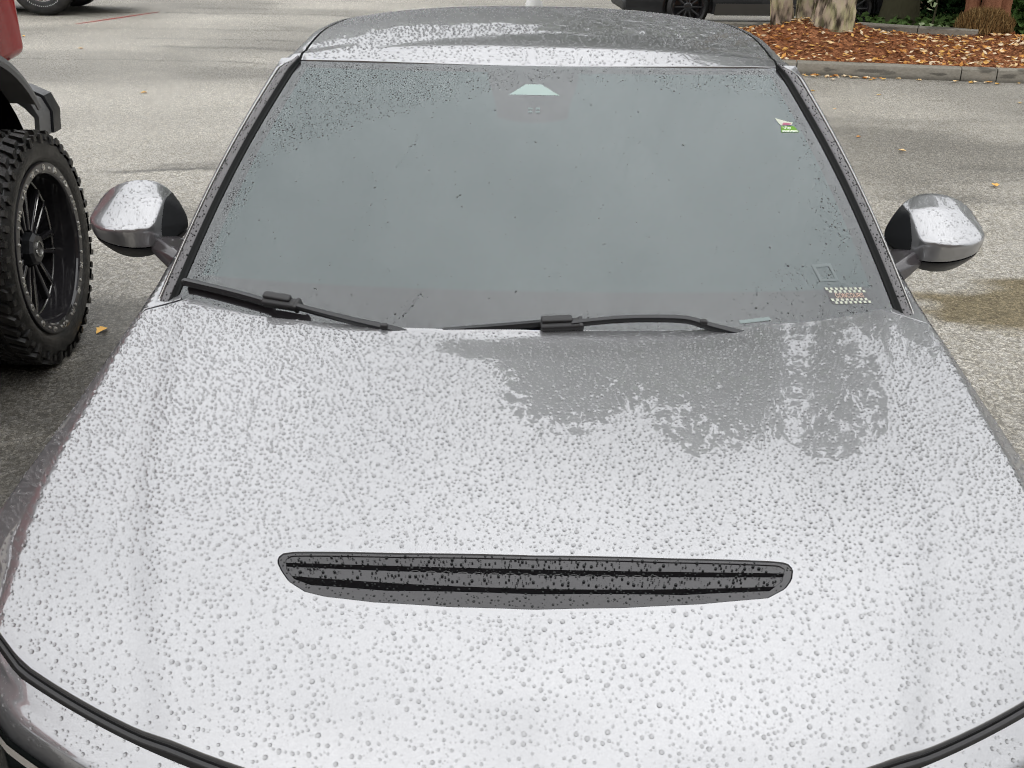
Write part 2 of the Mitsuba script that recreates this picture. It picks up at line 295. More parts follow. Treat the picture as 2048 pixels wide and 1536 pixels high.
# mulch bed: a mound between the kerb and the back kerb
def bed(x, y):
    f = np.clip((y-kx(np.clip(x, 1.2, 14))-.16)/.9, 0, 1); f = f*f*(3-2*f)
    hump = .30*np.exp(-((x-3.7)/1.0)**2-((y-13.6)/.9)**2)+.10*np.exp(-((x-6.5)/1.5)**2-((y-14)/1.2)**2)
    n = meshkit.fbm(np.stack([x*2.2, y*2.2, 0*x], -1), 4, 5)
    return .128+f*(hump+.10*n)
bx = np.linspace(1.25, 13.5, 150)
def bedf(u, v):
    x = 1.25+u*12.25; y = kx(x)+.165+v*(2.6+.25*np.maximum(x-7, 0)); return x, y, bed(x, y)-.02*(v > .99)
single('mulch_bed', grid(bedf, 200, 60), 'mulch', 'mound of orange brown bark mulch behind the kerb', kind='structure', smooth=True)
single('planting_soil', grid(lambda u, v: (5.2+16*u, 14.3+9*v, .10+0*u), 2, 2), 'soil', 'dark shaded soil of the planting strip behind the mulch', kind='structure', smooth=False)

def cards(c, u, v, s, w):
    """bent leaf shapes: centre c, long axis u, cross axis v, length s, width w"""
    n = np.cross(u, v); s, w = s[:, None], w[:, None]
    P = np.stack([c-u*s*.5, c+v*w*.5-n*w*.12, c+u*s*.5, c-v*w*.5-n*w*.12, c+n*w*.05], 1)
    f = np.array([[0, 1, 4], [1, 2, 4], [2, 3, 4], [3, 0, 4]])
    return tm(P.reshape(-1, 3), (f[None]+5*np.arange(len(c))[:, None, None]).reshape(-1, 3))
def rand_frames(n, g, flat=.0):
    u = g.normal(size=(n, 3)); u[:, 2] *= 1-flat; u /= np.linalg.norm(u, axis=1, keepdims=True)
    v = np.cross(u, g.normal(size=(n, 3))*[1-flat, 1-flat, 1]); v /= np.linalg.norm(v, axis=1, keepdims=True); return u, v
# chips and fallen leaves that nobody could count
for i in range(4):
    n = 3400; x = 1.5+rng.random(n)*9.5; y = kx(x)+.19+rng.random(n)**.9*2.5; u, v = rand_frames(n, rng, .8)
    c = np.stack([x, y, bed(x, y)+.012+.012*rng.random(n)], -1)
    k = put('mulch_bed', f'bark_chips' if i == 0 else 'bark_chips', cards(c, u, v, .03+.06*rng.random(n), .010+.02*rng.random(n)), f'chip_{i}', False, kind='stuff')
for i in range(4):
    n = 520; x = 1.5+rng.random(n)*8.5; y = kx(x)+.10+rng.random(n)*2.4; u, v = rand_frames(n, rng, .82)
    zz = np.where(y > kx(x)+.2, bed(x, y), .16); c = np.stack([x, y, zz+.03], -1)
    put('mulch_bed', 'leaf_litter', cards(c, u, v, .05+.05*rng.random(n), .03+.025*rng.random(n)), f'yellow_leaf_{i}', False, kind='stuff')
# single leaves on the asphalt
spots = [(-1.96, 3.69, .075), (2.05, 6.05, .07), (3.35, 6.75, .08), (3.05, 7.9, .07), (2.6, 8.55, .06), (2.85, 8.45, .055), (2.62, 10.6, .05), (4.3, 8.0, .06), (-3.95, 10.1, .07), (-2.35, 9.2, .07), (4.9, 9.7, .06), (3.0, 9.8, .05), (-5.9, 13.4, .07), (-6.5, 12.9, .06), (5.05, 10.35, .06), (3.7, 10.7, .06), (3.05, 10.9, .06), (-1.1, 12.9, .07), (-7.2, 14.6, .08), (5.45, 9.2, .06), (-.9, 14.5, .07)]
def leaf_mesh(x, y, s, g, z=.006):
    a = g.random()*6.3; t = np.linspace(0, 1, 9); w = np.sin(np.pi*t**.8)*.30*(1+.25*np.sin(t*19+g.random()*6)); L = np.stack([t-.5, w], -1); Rr = np.stack([t[1:-1][::-1]-.5, -w[1:-1][::-1]*(.9+.2*g.random())], -1)
    o = np.vstack([L, Rr])*s; zz = (np.abs(o[:, 1])*.55+.25*np.abs(o[:, 0])*g.random())+.002*g.random(len(o))
    o = o @ np.array([[math.cos(a), math.sin(a)], [-math.sin(a), math.cos(a)]]); c = len(o)
    V = np.vstack([np.column_stack([o+[x, y], zz+z]), [x, y, z+.001]]); return tm(V, [[i, (i+1) % c, c] for i in range(c)])
for i, (x, y, s) in enumerate(spots):
    lab = 'curled orange leaf lying on the asphalt beside the big off-road tyre' if i == 0 else 'small yellow leaf lying on the asphalt '+('left of the silver car' if x < 0 else 'right of the silver car')
    single('fallen_leaf', leaf_mesh(x, y, s, rng), f'yellow_leaf_{(0, 2, 0, 1)[i % 4]}', lab, 'leaf', None if i == 0 else 'yellow leaves on the asphalt '+('left of the car' if x < 0 else 'right of the car'), smooth=False)
for i in range(46):
    x = 2.9+rng.random()*3.6
    if rng.random() < .45: x = 3.2+.9*rng.random()
    y = kx(x)-.03-abs(rng.normal())*.09
    single('fallen_leaf', leaf_mesh(x, y, .05+.05*rng.random(), rng), f'yellow_leaf_{rng.integers(4)}', 'yellow leaf washed up against the foot of the kerb', 'leaf', 'leaves along the foot of the kerb', smooth=False)

# red painted line and the white post
single('painted_line', grid(lambda u, v: (-7.15+.62*u+.02*v, 16.3+2.1*u-.16*(v-.5)*np.sin(np.pi*u*.9+.2), .004+0*u), 10, 3), 'red_line', 'short faded red line painted on the far asphalt', 'painted line', smooth=False)
po = thing('bollard', 'white post standing far behind the car roof', 'bollard')
put(po, 'post', lathe([(0, .0), (0, .17), (.08, .165), (.30, .085), (.34, .08), (1.05, .08), (1.08, .06), (1.09, 0)], 24, 'z'), 'white', 40, to=yaw_at(.04, 20.3, 0))
put(po, 'band', lathe([(.80, .081), (.80, .084), (.90, .084), (.90, .081)], 24, 'z'), 'grey_plastic', 40, to=yaw_at(.04, 20.3, 0))

# ------------------------------------------------------------------ trees and shrubs
def trunk(path, radii, ridge, seed, seg=56, sub=60, rk=11):
    p = np.asarray(path, float); t = np.linspace(0, 1, len(p)); tt = np.linspace(0, 1, sub)**1.3; q = np.stack([PI(t, p[:, k])(tt) for k in range(3)], -1); r = PI(t, radii)(tt)
    a = np.arange(seg)*2*np.pi/seg; g = np.stack(np.broadcast_arrays(np.cos(a)[None]*2.0*rk/6, np.sin(a)[None]*2.0*rk/6, q[:, 2:3]*2.4), -1)
    rr = r[:, None]*(1+ridge*(np.abs(meshkit.fbm(g+seed, 3, seed)-.5)*3-.45)+.10*(meshkit.fbm(g*.35+seed, 2, seed+5)-.5)*2)
    v = q[:, None]+np.stack([np.cos(a)[None]*rr, np.sin(a)[None]*rr, 0*rr], -1)
    i, j = np.meshgrid(np.arange(sub-1), np.arange(seg), indexing='ij'); Q = np.stack([i*seg+j, i*seg+(j+1) % seg, (i+1)*seg+(j+1) % seg, (i+1)*seg+j], -1).reshape(-1, 4)
    return tm(v.reshape(-1, 3), np.vstack([Q[:, [0, 1, 2]], Q[:, [0, 2, 3]]]))
def crown(blobs, n, size, g):
    """leaf cards through the volume of several ellipsoids"""
    out = []
    for (c, r, share) in blobs:
        k = int(n*share); d = g.normal(size=(k, 3)); d /= np.linalg.norm(d, axis=1, keepdims=True)
        P = np.asarray(c)+d*np.asarray(r)*(g.random((k, 1))**.45)*(.75+.5*meshkit.fbm(d*2.3+np.asarray(c), 3, 2)[:, None]); out.append(P)
    P = np.vstack(out); u, v = rand_frames(len(P), g, .25); return cards(P, u, v, size*(.6+.8*g.random(len(P))), size*.6*(.6+.8*g.random(len(P))))
def blobs(g, c, r, n, rr):
    L = []
    for _ in range(n):
        d = g.normal(size=3); d /= np.linalg.norm(d); q = np.asarray(c)+d*np.asarray(r)*g.random()**.4; s = rr*(.6+.7*g.random()); L.append((q, (s, s, s*.75), 1/n))
    return L
tr = thing('tree', 'tall tree with three rough lichen covered trunks rising from the mulch mound', 'tree')
z0 = .30
put(tr, 'trunk', trunk([(3.80, 13.3, .12), (3.84, 13.33, .7), (4.1, 13.5, 3), (4.7, 14, 8)], [.34, .265, .22, .12], .24, 3), 'bark', True, label='thickest trunk, its bark pale yellow green with lichen')
put(tr, 'trunk', trunk([(3.32, 13.75, .12), (3.26, 13.75, .6), (3.0, 13.8, 3), (2.3, 14.2, 8)], [.185, .150, .13, .1], .24, 5), 'bark', True, label='slimmer trunk leaning to the left')
put(tr, 'trunk', trunk([(3.80, 14.5, .12), (3.78, 14.6, .6), (3.75, 15.2, 3), (3.7, 16.2, 8)], [.17, .13, .11, .08], .16, 9), 'bark', True, label='trunk standing behind the other two')
g = np.random.default_rng(21)
for i in range(3):
    B = blobs(g, (3.4, 14.3, 8.6), (5.2, 3.2, 4.2), 26, 1.5)
    put(tr, 'crown', crown(B, 13000, .28, g), f'leaf_{(1, 3, 0)[i]}', False, kind='stuff')
t2 = thing('tree', 'dark shaded tree trunk between the parked car and the shrubs', 'tree')
put(t2, 'trunk', trunk([(5.85, 16.9, .05), (5.85, 16.9, .5), (5.9, 17, 3), (6.1, 17.2, 7)], [.36, .28, .24, .14], .10, 13), 'bark_dark', True)
put(t2, 'crown', crown(blobs(g, (7.2, 17.4, 8), (3.4, 2.6, 3.4), 12, 1.5), 9000, .24, g), 'leaf_1', False, kind='stuff')
t3 = thing('tree', 'tree with several smooth reddish brown stems behind the straw clump', 'tree')
for (x, y, r, lx, ly) in ((6.44, 15.55, .105, -.5, .3), (6.64, 15.35, .12, .1, .1), (6.86, 15.55, .13, .8, .1), (6.75, 15.8, .09, .5, .6)):
    put(t3, 'trunk', trunk([(x, y, .05), (x+.01, y, .5), (x+lx*.6, y+ly, 2.5), (x+lx*2, y+2*ly, 5)], [r*1.25, r, r*.85, r*.5], .05, int(x*100) % 50, rk=5), 'bark_red', True)
put(t3, 'crown', crown(blobs(g, (7.6, 16.2, 6.2), (2.8, 2.2, 2.0), 10, 1.1), 8000, .16, g), 'leaf_3', False, kind='stuff')
# clump of dry straw-brown grass, clipped
def straw(i, n, g):
    a = g.random(n)*6.3; rr = np.sqrt(g.random(n)); ph = g.random(n)
    th = a; cx, cy = 6.17, 14.35
    out = np.stack([np.cos(th)*rr*.37, np.sin(th)*rr*.28], -1); top = .40*np.sqrt(np.clip(1-(rr*.93)**3.2, 0.05, 1))
    zc_ = .16+top*(.15+.85*ph); c = np.stack([cx+out[:, 0]*(.9+.15*ph), cy+out[:, 1]*(.9+.15*ph), zc_], -1)
    u = np.stack([out[:, 0]*.5+g.normal(size=n)*.28, out[:, 1]*.5+g.normal(size=n)*.28, np.ones(n)], -1); u /= np.linalg.norm(u, axis=1, keepdims=True)
    v = np.cross(u, g.normal(size=(n, 3))); v /= np.linalg.norm(v, axis=1, keepdims=True); return cards(c, u, v, .12+.1*g.random(n), .010+.010*g.random(n))
st = thing('dry_grass_clump', 'rounded clump of brown dry grass in front of the reddish stems', 'plant')
for i in range(3): put(st, 'blades', straw(i, 2600, g), f'straw_{i}', False, kind='stuff')
put(st, 'core', trimesh.creation.icosphere(3, 1.).apply_transform(np.diag([.36, .26, .30, 1])).apply_translation((6.17, 14.35, .16)), 'straw_1', True)
# shrubs in the dark strip
def shrub(c, r, n, m, size, label, kind='shrub', grp=None):
    s = thing(kind, label, 'shrub', grp); c, r = np.asarray(c, float), np.asarray(r, float)
    put(s, 'leaves', crown([(c, r, .55)]+[(c+g.normal(size=3)*r*.45, r*.45, .075) for _ in range(6)], n, size, g), m, False, kind='stuff')
    for _ in range(3):
        o = g.normal(size=2)*r[:2]*.25; put(s, 'stem', tube([(c[0]+o[0]*.5, c[1]+o[1]*.5, .08), (c[0]+o[0], c[1]+o[1], c[2]), (c[0]+o[0]*1.6, c[1]+o[1]*1.5, c[2]+r[2]*.7)], [.022, .016, .006], 6), 'bark_dark')
    return s
shrub((6.75, 17.6, 1.0), (.8, .7, 1.1), 4200, 'leaf_2', .12, 'deep green shrub right behind the shaded trunk')
shrub((6.1, 18.0, 1.1), (.85, .7, 1.2), 4200, 'leaf_0', .11, 'dense dark shrub left of the reddish stems')
shrub((8.0, 16.6, 1.0), (.9, .8, 1.1), 4200, 'leaf_1', .11, 'green leafy shrub right of the reddish stems at the picture edge')
shrub((9.4, 16.4, 1.2), (1.0, .9, 1.3), 4200, 'leaf_0', .12, 'dark shrub just past the right picture edge')
shrub((7.2, 18.3, 1.6), (2.6, .7, 1.7), 7000, 'leaf_2', .15, 'tall dark hedge at the back of the planting strip', 'hedge')
shrub((10.5, 18.0, 1.6), (2.2, .7, 1.7), 6000, 'leaf_2', .15, 'tall hedge continuing past the right picture edge', 'hedge')
n = 1100; c = np.stack([5.2+3.6*g.random(n), 15.7+1.6*g.random(n), .13+.15*g.random(n)], -1); u, v = rand_frames(n, g, .5)
single('ground_ivy', cards(c, u, v, .07+.06*g.random(n), .06+.05*g.random(n)), 'leaf_3', 'low ivy covering the soil under the shrubs', 'ivy', kind='stuff', smooth=False)
pl = thing('plant', 'thin stemmed plant with pale variegated leaves in front of the dark shrubs', 'plant')
put(pl, 'stem', tube([(6.02, 15.9, .1), (6.05, 15.9, .5), (6.0, 15.92, 1.1)], [.018, .014, .008], 6), 'bark_dark')
for (x, y, z, k) in ((5.95, 15.85, .50, 5), (5.85, 15.8, .2, 7), (6.06, 15.8, .2, 6), (6.0, 15.85, .78, 5), (6.2, 15.8, .2, 4)):
    cc = np.array([x, y, z])+g.normal(size=(k, 3))*.05; uu, vv = rand_frames(k, g, .3)
    for q in range(k): put(pl, 'leaf', cards(cc[q:q+1], uu[q:q+1], vv[q:q+1], np.full(1, .11), np.full(1, .085)), 'pale_leaf', False)
# back kerbs of the bed
for j, (xa, xb, fn, lab) in enumerate(((.6, 3.9, lambda x: 16.0+.05*x, 'plain concrete kerb at the back of the mulch left of the trunks'), (4.55, 6.0, lambda x: 14.75-.75*(x-4.55)*.9+.14*(x-4.55)**2, 'pale curved concrete edging between mulch and shrubs'))):
    e = thing('concrete_edging', lab, 'kerb'); cu = np.linspace(xa, xb, 3 if j == 0 else 3)
    for a, b in zip(cu[:-1], cu[1:]):
        xs = np.linspace(a+.005, b-.005, 10); ys = np.array([fn(x) for x in xs]); s = np.gradient(ys, xs); L = np.sqrt(1+s*s)
        put(e, 'kerb_stone', sweep(np.stack([xs, ys, 0*xs+.0], -1), np.stack([-s/L, 1/L, 0*s], -1), np.tile([0, 0, 1.], (10, 1)), [(0, 0), (0, .17+.16*j), (.02, .19+.16*j), (.14, .19+.16*j), (.16, .17+.16*j), (.16, 0)]), 'concrete', 35)

# ------------------------------------------------------------------ the grey car (nose towards the camera, y runs to its tail)
zc = PI([-.2, -.05, .05, .18, .3, .42, .6, .8, 1.0, 1.085, 1.112, 1.3], [.5, .70, .78, .877, .930, .967, 1.003, 1.036, 1.066, 1.0780, 1.0843, 1.115])
xe = PI([.3, .585, .66, .75, .9, 1.12, 1.3, 1.6], [.75, .765, .777, .785, .79, .797, .80, .80])
sl = PI([.3, .7, 1.0, 1.25, 1.6], [.5, .6, .8, 1.0, 1.0])
xs_ = PI([.40, .75, .87, 1.0, 1.14, 1.27, 1.6], [.90, .875, .858, .838, .824, .815, .815])
c1 = PI([.15, .26, .42, .77, 1.09, 1.3], [.47, .484, .54, .648, .706, .74])       # outer crease
c2 = PI([.15, .5, .75, .98, 1.3], [.30, .375, .433, .49, .56])                  # inner crease
def sstep(a, b, x): t = np.clip((x-a)/(b-a), 0, 1); return t*t*(3-2*t)
def Hh(x, y, lo=0.):
    x, y = np.asarray(x, float), np.asarray(y, float); ax = np.abs(x)
    z = zc(y-.5*x*x)
    dome = .0062*((1-sstep(-.045, .012, ax-c1(y)))*sstep(.15, .3, y)-1)+.0010
    dome = dome+.0068*((1-sstep(-.085, .02, ax-c2(y)))*sstep(.42, .85, y-.3*x*x)-.6*sstep(.42, .85, y-.3*x*x))
    ridge = .0060*np.exp(-ax/.12)*sstep(.42, .27, y)
    d = np.maximum(ax-xe(y), 0)
    return z+dome+ridge-sl(y)*d*d/(d+.010)
car = thing('parked_car', 'rain beaded silver grey car seen from above its bonnet, windscreen and roof in the middle', 'car')
# hood panel
yr_pts = [(-.81, 1.262), (-.717, 1.297), (-.633, 1.243), (-.563, 1.205), (-.476, 1.166), (-.413, 1.147), (-.294, 1.121), (-.17, 1.110), (0, 1.106), (.17, 1.113), (.314, 1.135), (.415, 1.160), (.521, 1.203), (.636, 1.258), (.718, 1.305), (.81, 1.266)]
sh = [(xs_(y), y) for y in np.linspace(1.20, .56, 9)]
fr = [(x, .1655+.5*x*x+.25*max(abs(x)-.7, 0)) for x in np.linspace(.855, -.855, 61)]
hood_poly = Polygon(yr_pts+sh+fr+[(-a, b) for a, b in sh[::-1]])
if not hood_poly.is_valid: hood_poly = hood_poly.buffer(0)
vent_pts = [(-.360, .499), (-.363, .511), (-.357, .519), (-.339, .521), (-.189, .513), (0, .510), (.189, .514), (.339, .522), (.357, .521), (.364, .510), (.358, .490), (.345, .472), (.317, .453), (.222, .434), (.121, .421), (0, .413), (-.112, .416), (-.213, .425), (-.282, .437), (-.312, .447), (-.338, .466), (-.352, .485)]
vent_poly = Polygon(vent_pts).buffer(.012).buffer(-.018).buffer(.006)
hood_k = put_n(car, 'hood', panel(hood_poly.difference(vent_poly), Hh, .016, .014), 'paint')
# black void, trim strip and nose
trim = lambda x: .5*x*x+.25*np.maximum(np.abs(x)-.7, 0)
xx = np.linspace(-.86, .86, 90)
def nose(u, v, dz=0.):
    yp = PI(np.linspace(0, 1, 9), [.1525, .132, .110, .098, .082, .062, .05, .06, .12])(v); zz = PI(np.linspace(0, 1, 9), [.848, .833, .815, .782, .71, .59, .45, .33, .25])(v)
    x = -.90+1.8*u; ax = np.abs(x); y = yp+trim(x)+.9*np.maximum(ax-.72, 0)**1.5*v; return x, y, zz-.02*np.maximum(ax-.6, 0)+dz
def nose2(u, v):
    x, y, z = nose(u, v); top = Hh(x, y)-.003; w = np.clip(1-v/.08, 0, 1); return x, y, np.where(v < .14, np.minimum(z*(1-w)+top*w, np.maximum(z, top-.01)), z)
put(car, 'bumper', grid(nose2, 90, 60, True), 'paint', True)
put(car, 'trim_strip', sweep(np.stack([xx, trim(xx)+.159, Hh(xx, trim(xx)+.159)-.004], -1), np.tile([0, 1., 0], (90, 1)), np.tile([0, 0, 1.], (90, 1)), [(-.0062, -.02), (-.0062, -.004), (-.004, -.0015), (.001, -.0005), (.0022, -.003), (.0034, -.003), (.0042, .0008), (.0055, .0005), (.0058, -.002), (.0058, -.02)]), 'soft_black', 30, label='black rubber strip along the front edge of the bonnet')
def inset(u, v): x, y, z = nose(.25+.5*u, .48+.36*v); return x, y-.006, z
put(car, 'grille', grid(inset, 40, 14, True), 'void', True)
for k in range(6):
    def bar(u, v, k=k): x, y, z = nose(.25+.5*u, .50+.055*k+.022*v); return x, y-.014, z
    put(car, 'grille_bar', grid(bar, 30, 3, True), 'gloss_black', True)
for s in (-1, 1):
    def lamp(u, v, s=s): x, y, z = nose((.5+s*(.30+.17*u)), .34+.16*v); return x, y-.007, z+.002
    L = put(car, 'headlight', grid(lamp, 20, 8, s > 0), 'dark_glass', True)
    def lamp2(u, v, s=s): x, y, z = nose((.5+s*(.31+.15*u)), .36+.03*v); return x, y-.011, z+.002
    put(L, 'light_strip', grid(lamp2, 20, 3, s > 0), 'lens', True)
put(car, 'number_plate_holder', rbox(.34, .02, .12, .008, (0, -.03, .34)), 'soft_black')
# fenders: from the shut line outwards and down; the wheel arches are cut from them
def fender(s):
    off = [(0, -.001), (.006, -.004), (.02, -.018), (.035, -.045), (.05, -.085), (.058, -.15), (.058, -.28), (.05, -.42), (.02, -.60), (-.02, -.74)]
    def f(u, v):
        y = .47+u*(1.60-.47); k = v*(len(off)-1); o = np.array(off); dx = PI(np.arange(len(off)), o[:, 0])(k); dz = PI(np.arange(len(off)), o[:, 1])(k)
        xsl = xs_(y)+.005; z0 = Hh(xsl, y)-.003; reach = (.922-xsl)/.058
        return s*(xsl+dx*np.clip(reach, .3, 2)), y, z0*(1-v)+(.90*v)+dz-(z0-.90)*0*v-.0*v
    m = grid(f, 60, 40, s > 0)
    c = m.vertices[m.faces].mean(1); return tm(m.vertices, m.faces[np.hypot(c[:, 1]-.93, c[:, 2]-.36) > .395])
for s in (-1, 1): put(car, 'fender', fender(s), 'paint', True)
# fender corner between bonnet notch, pillar foot and door
for s in (-1, 1):
    q = Polygon([(.733, 1.305), (.812, 1.270), (.820, 1.275), (.822, 1.62), (.80, 1.70), (.775, 1.55), (.757, 1.40), (.742, 1.33)])
    q = Polygon([(s*a, b) for a, b in q.exterior.coords]); put_n(car, 'corner_panel', panel(q, lambda x, y: np.minimum(Hh(x, y)-.0, 1.075+.01*(y-1.3))-.35*np.maximum(np.abs(x)-.80, 0), .012, .02), 'paint')
# vent in the bonnet
ven = put_n(car, 'hood_vent', panel(vent_poly.buffer(-.0032).difference(vent_poly.buffer(-.0058).intersection(Polygon([(-.351, .508), (-.344, .5155), (0, .5055), (.344, .5165), (.352, .510), (.344, .487), (.322, .467), (.20, .449), (0, .4400), (-.20, .4455), (-.305, .459), (-.331, .471), (-.345, .488)]))), lambda x, y: Hh(x, y)-.0015, .008, .02), 'gloss_black', 'long gloss black louvred vent set into the bonnet')
def vb(x, t): x = np.asarray(x, float); return t
rear = lambda x: .5050+.0000*x+.085*x*x
frnt = lambda x: .4405+.27*x*x
for k, (a, b, xl, dr0, dr1) in enumerate(((.0, .30, .353, .0034, .0030), (.46, .83, .347, .0034, .0030))):
    def slat(u, v, a=a, b=b, xl=xl, d0=dr0, d1=dr1):
        x = -xl+2*xl*u; t = a+(b-a)*v; y = rear(x)*(1-t)+frnt(x)*t; return x, y, Hh(x, y)-d0-(d1-d0)*v
    m = grid(slat, 70, 4, False)
    def lip(u, v, a=a, b=b, xl=xl, d1=dr1):
        x = -xl+2*xl*u; y = rear(x)*(1-b)+frnt(x)*b-.0015*v; return x, y, Hh(x, y)-d1-.012*v
    put(ven, 'slat', join(m, grid(lip, 70, 3, False)), 'gloss_black', 40)
def pit(u, v): x = -.36+.72*u; y = .395+.14*v+.10*x*x; return x, y, Hh(x, y)-.022
put(ven, 'duct', grid(pit, 40, 6), 'void', True)
hx = []
for k in range(16):
    x0 = -.165+.022*k; a = np.linspace(np.pi*.12, np.pi*.88, 9); px = x0+.0105*np.cos(a); py = rear(px)*.54+frnt(px)*.46+.0005+.008*np.sin(a); hx.append(tube(np.stack([px, py, Hh(px, py)-.009], -1), .0006, 4, False))
put(ven, 'mesh_wire', join(*hx), 'grey_plastic', 40, kind='stuff')
# windscreen
def wS(s, t):
    x = s*(.742-.160*t+.012*np.sin(np.pi*t)); b = np.sin(np.pi*np.clip(t, 0, 1))
    y = (1.075+.235*s*s)*(1-t)+(1.905+.03*s*s)*t-.010*b*(1-.4*s*s); z = (1.045+.012*s*s)*(1-t)+(1.456+.0*s*s)*t+.017*b*(1-.5*s*s)
    return np.stack([x, y, z], -1)
def wN(s, t):
    e = 1e-3; n = np.cross(wS(s+e, t)-wS(s-e, t), wS(s, t+e)-wS(s, t-e)); return n/np.linalg.norm(n, axis=-1, keepdims=True)
def wsurf(off, s0=-1, s1=1, t0=0, t1=1, nu=50, nv=40):
    def f(u, v): s, t = s0+(s1-s0)*u, t0+(t1-t0)*v; p = wS(s, t)+off*wN(s, t); return p[:, 0], p[:, 1], p[:, 2]
    return grid(f, nu, nv)
def border(p, n, uv):
    s, t = uv.x*2-1, uv.y; a = dr.abs(s)
    low = .173-.080*s*s; e = smoothstep(-.006, .006, t-low)*smoothstep(-.004, .004, .957-a)*smoothstep(-.004, .004, .966-t)
    c = s+.018; q = dr.abs(c)-(.128+.062*smoothstep(.75, 1., t)); cam = smoothstep(-.008, .008, -q)*smoothstep(-.01, .01, t-.742-dr.square(c)*1.2)
    return mix((.022, .020, .022), (.018, .032, .033), e*(1-cam))
mat('glass', {'type': 'plastic', 'diffuse_reflectance': proc(border), 'int_ior': 1.92, 'specular_reflectance': rgb(.95, 1., 1.)})
gu, gv = np.meshgrid(np.linspace(0, 1, 60), np.linspace(0, 1, 50), indexing='ij')
wind = put(car, 'windshield', wsurf(0, nu=60, nv=50), 'glass', True, uv=np.stack([gu.ravel(), gv.ravel()], -1))
def on_glass(poly, off, step=.012):
    """flat print or part given in (s, t) glass coordinates"""
    b = poly.segmentize(step); P2 = []; tris = []
    for g_ in getattr(b, 'geoms', [b]):
        V, F = trimesh.creation.triangulate_polygon(g_, engine='earcut'); tris.append(F+len(np.vstack(P2)) if P2 else F); P2.append(V)
    V = np.vstack(P2); m = tm(np.column_stack([V, 0*V[:, 0]]), np.vstack(tris))
    for _ in range(3): m = tm(*trimesh.remesh.subdivide(m.vertices, m.faces)) if len(m.faces) < 6000 else m
    s, t = m.vertices[:, 0], m.vertices[:, 1]; n = wN(s, t); v = wS(s, t)+off*n; m2 = tm(v, m.faces)
    if (np.cross(v[m.faces[:, 1]]-v[m.faces[:, 0]], v[m.faces[:, 2]]-v[m.faces[:, 0]])*n[m.faces[:, 0]]).sum() < 0: m2.invert()
    return m2
from shapely.geometry import box
from shapely import unary_union, affinity
_inner = Polygon([(-.955, .095), (-.6, .142), (0, .173), (.6, .155), (.955, .115), (.95, .5), (.955, .955), (.93, .965), (-.93, .965), (-.955, .955), (-.95, .5)])
cam_patch = Polygon([(-.207, 1.), (-.195, .93), (-.14, .77), (-.10, .739), (.066, .739), (.11, .77), (.158, .93), (.17, 1.)])
lens_win = Polygon([(-.114, .862), (-.102, .868), (-.047, .9115), (.015, .9115), (.074, .868), (.086, .862)])
put(wind, 'camera_window', on_glass(lens_win, .0004), 'mint', True, label='pale mint reflection painted over the trapezoid camera window at the top of the windscreen')  # window reflection put into a flat mint colour
for (a, b) in ((-.027, .8005), (.0005, .8005), (-.027, .787), (.0005, .787)):
    put(wind, 'sensor_pad', on_glass(affinity.skew(box(a-.008, b-.004, a+.008, b+.004), 0, 0), .0010), 'mint_dim', True)
# stickers: (s, t) measured on the glass, print on the inside face
def place_text(txt, h, bold=True): m = meshkit.text_mesh(txt, h, .001, bold); return m
def sticker_text(txt, s0, t0, s1, t1, off, CQ=None, r=None):
    m = meshkit.text_mesh(txt, 1., .01, True); v = np.array(m.vertices); v[:, :2] -= v[:, :2].min(0); v[:, :2] /= v[:, :2].max(0)
    if CQ is None: s, t = s0+(s1-s0)*v[:, 0], t0+(t1-t0)*v[:, 1]
    else:
        q = np.array([(1-0)*np.array([0., 0.])]*len(v)); u, w = (r[0]+(r[1]-r[0])*v[:, 0])[:, None], (r[3]-(r[3]-r[2])*v[:, 1])[:, None]; Q = np.array(CQ); q = (Q[0]*(1-u)+Q[1]*u)*(1-w)+(Q[3]*(1-u)+Q[2]*u)*w; s, t = q[:, 0], q[:, 1]
    return tm(wS(s, t)+(off+.03*(v[:, 2:]*.01))*wN(s, t), m.faces)
def quad(*a): return Polygon(a)
con = put(car, 'checkered_sticker', on_glass(quad((.812, .127), (.9345, .104), (.9425, .049), (.823, .072)), .0008), 'frit', True, label='sticker reading CONCOURS between two checkered rows')
def bil(q, u, v): q = np.array(q); return (q[0]*(1-u)+q[1]*u)*(1-v)+(q[3]*(1-u)+q[2]*u)*v
CQ = ((.812, .127), (.9345, .104), (.9425, .049), (.823, .072)); cells = []
for row, v in enumerate((.02, .19, .68, .85)):
    for k in range(8):
        u = .02+.12*k+(.055 if row % 2 else 0); cells.append(quad(*[bil(CQ, *q) for q in ((u, v), (u+.065, v), (u+.065, v+.14), (u, v+.14))]))
put(con, 'checkered_rows', on_glass(unary_union(cells), .0012), 'cream', True)
put(con, 'lettering', sticker_text('CONCOURS', None, None, None, None, .0016, CQ, (.17, .88, .37, .64)), 'peach', False)
vip = put(car, 'permit_sticker', on_glass(quad((.8797, .7595), (.917, .7445), (.942, .737), (.930, .7265), (.890, .7265), (.886, .737)), .0008), 'cream', True, label='small white, pink and green permit sticker high on the windscreen')
put(vip, 'green_print', on_glass(quad((.8785, .6965), (.9455, .6945), (.9375, .7215), (.888, .7225)), .0008), 'green_print', True)
put(vip, 'pink_print', on_glass(quad((.895, .728), (.924, .7265), (.932, .734), (.904, .738)), .0012), 'pink', True)
put(vip, 'lettering', sticker_text('Vip', .892, .707, .922, .7205, .0012), 'white', False)
put(vip, 'white_bar', on_glass(quad((.882, .6985), (.942, .6965), (.941, .7015), (.8825, .7035)), .0012), 'white', True)
put(car, 'number_strip', on_glass(quad((.5423, .0682), (.6292, .0668), (.6323, .0562), (.5443, .0582)), .0010), 'mint_dim', True, label='pale strip low on the windscreen')
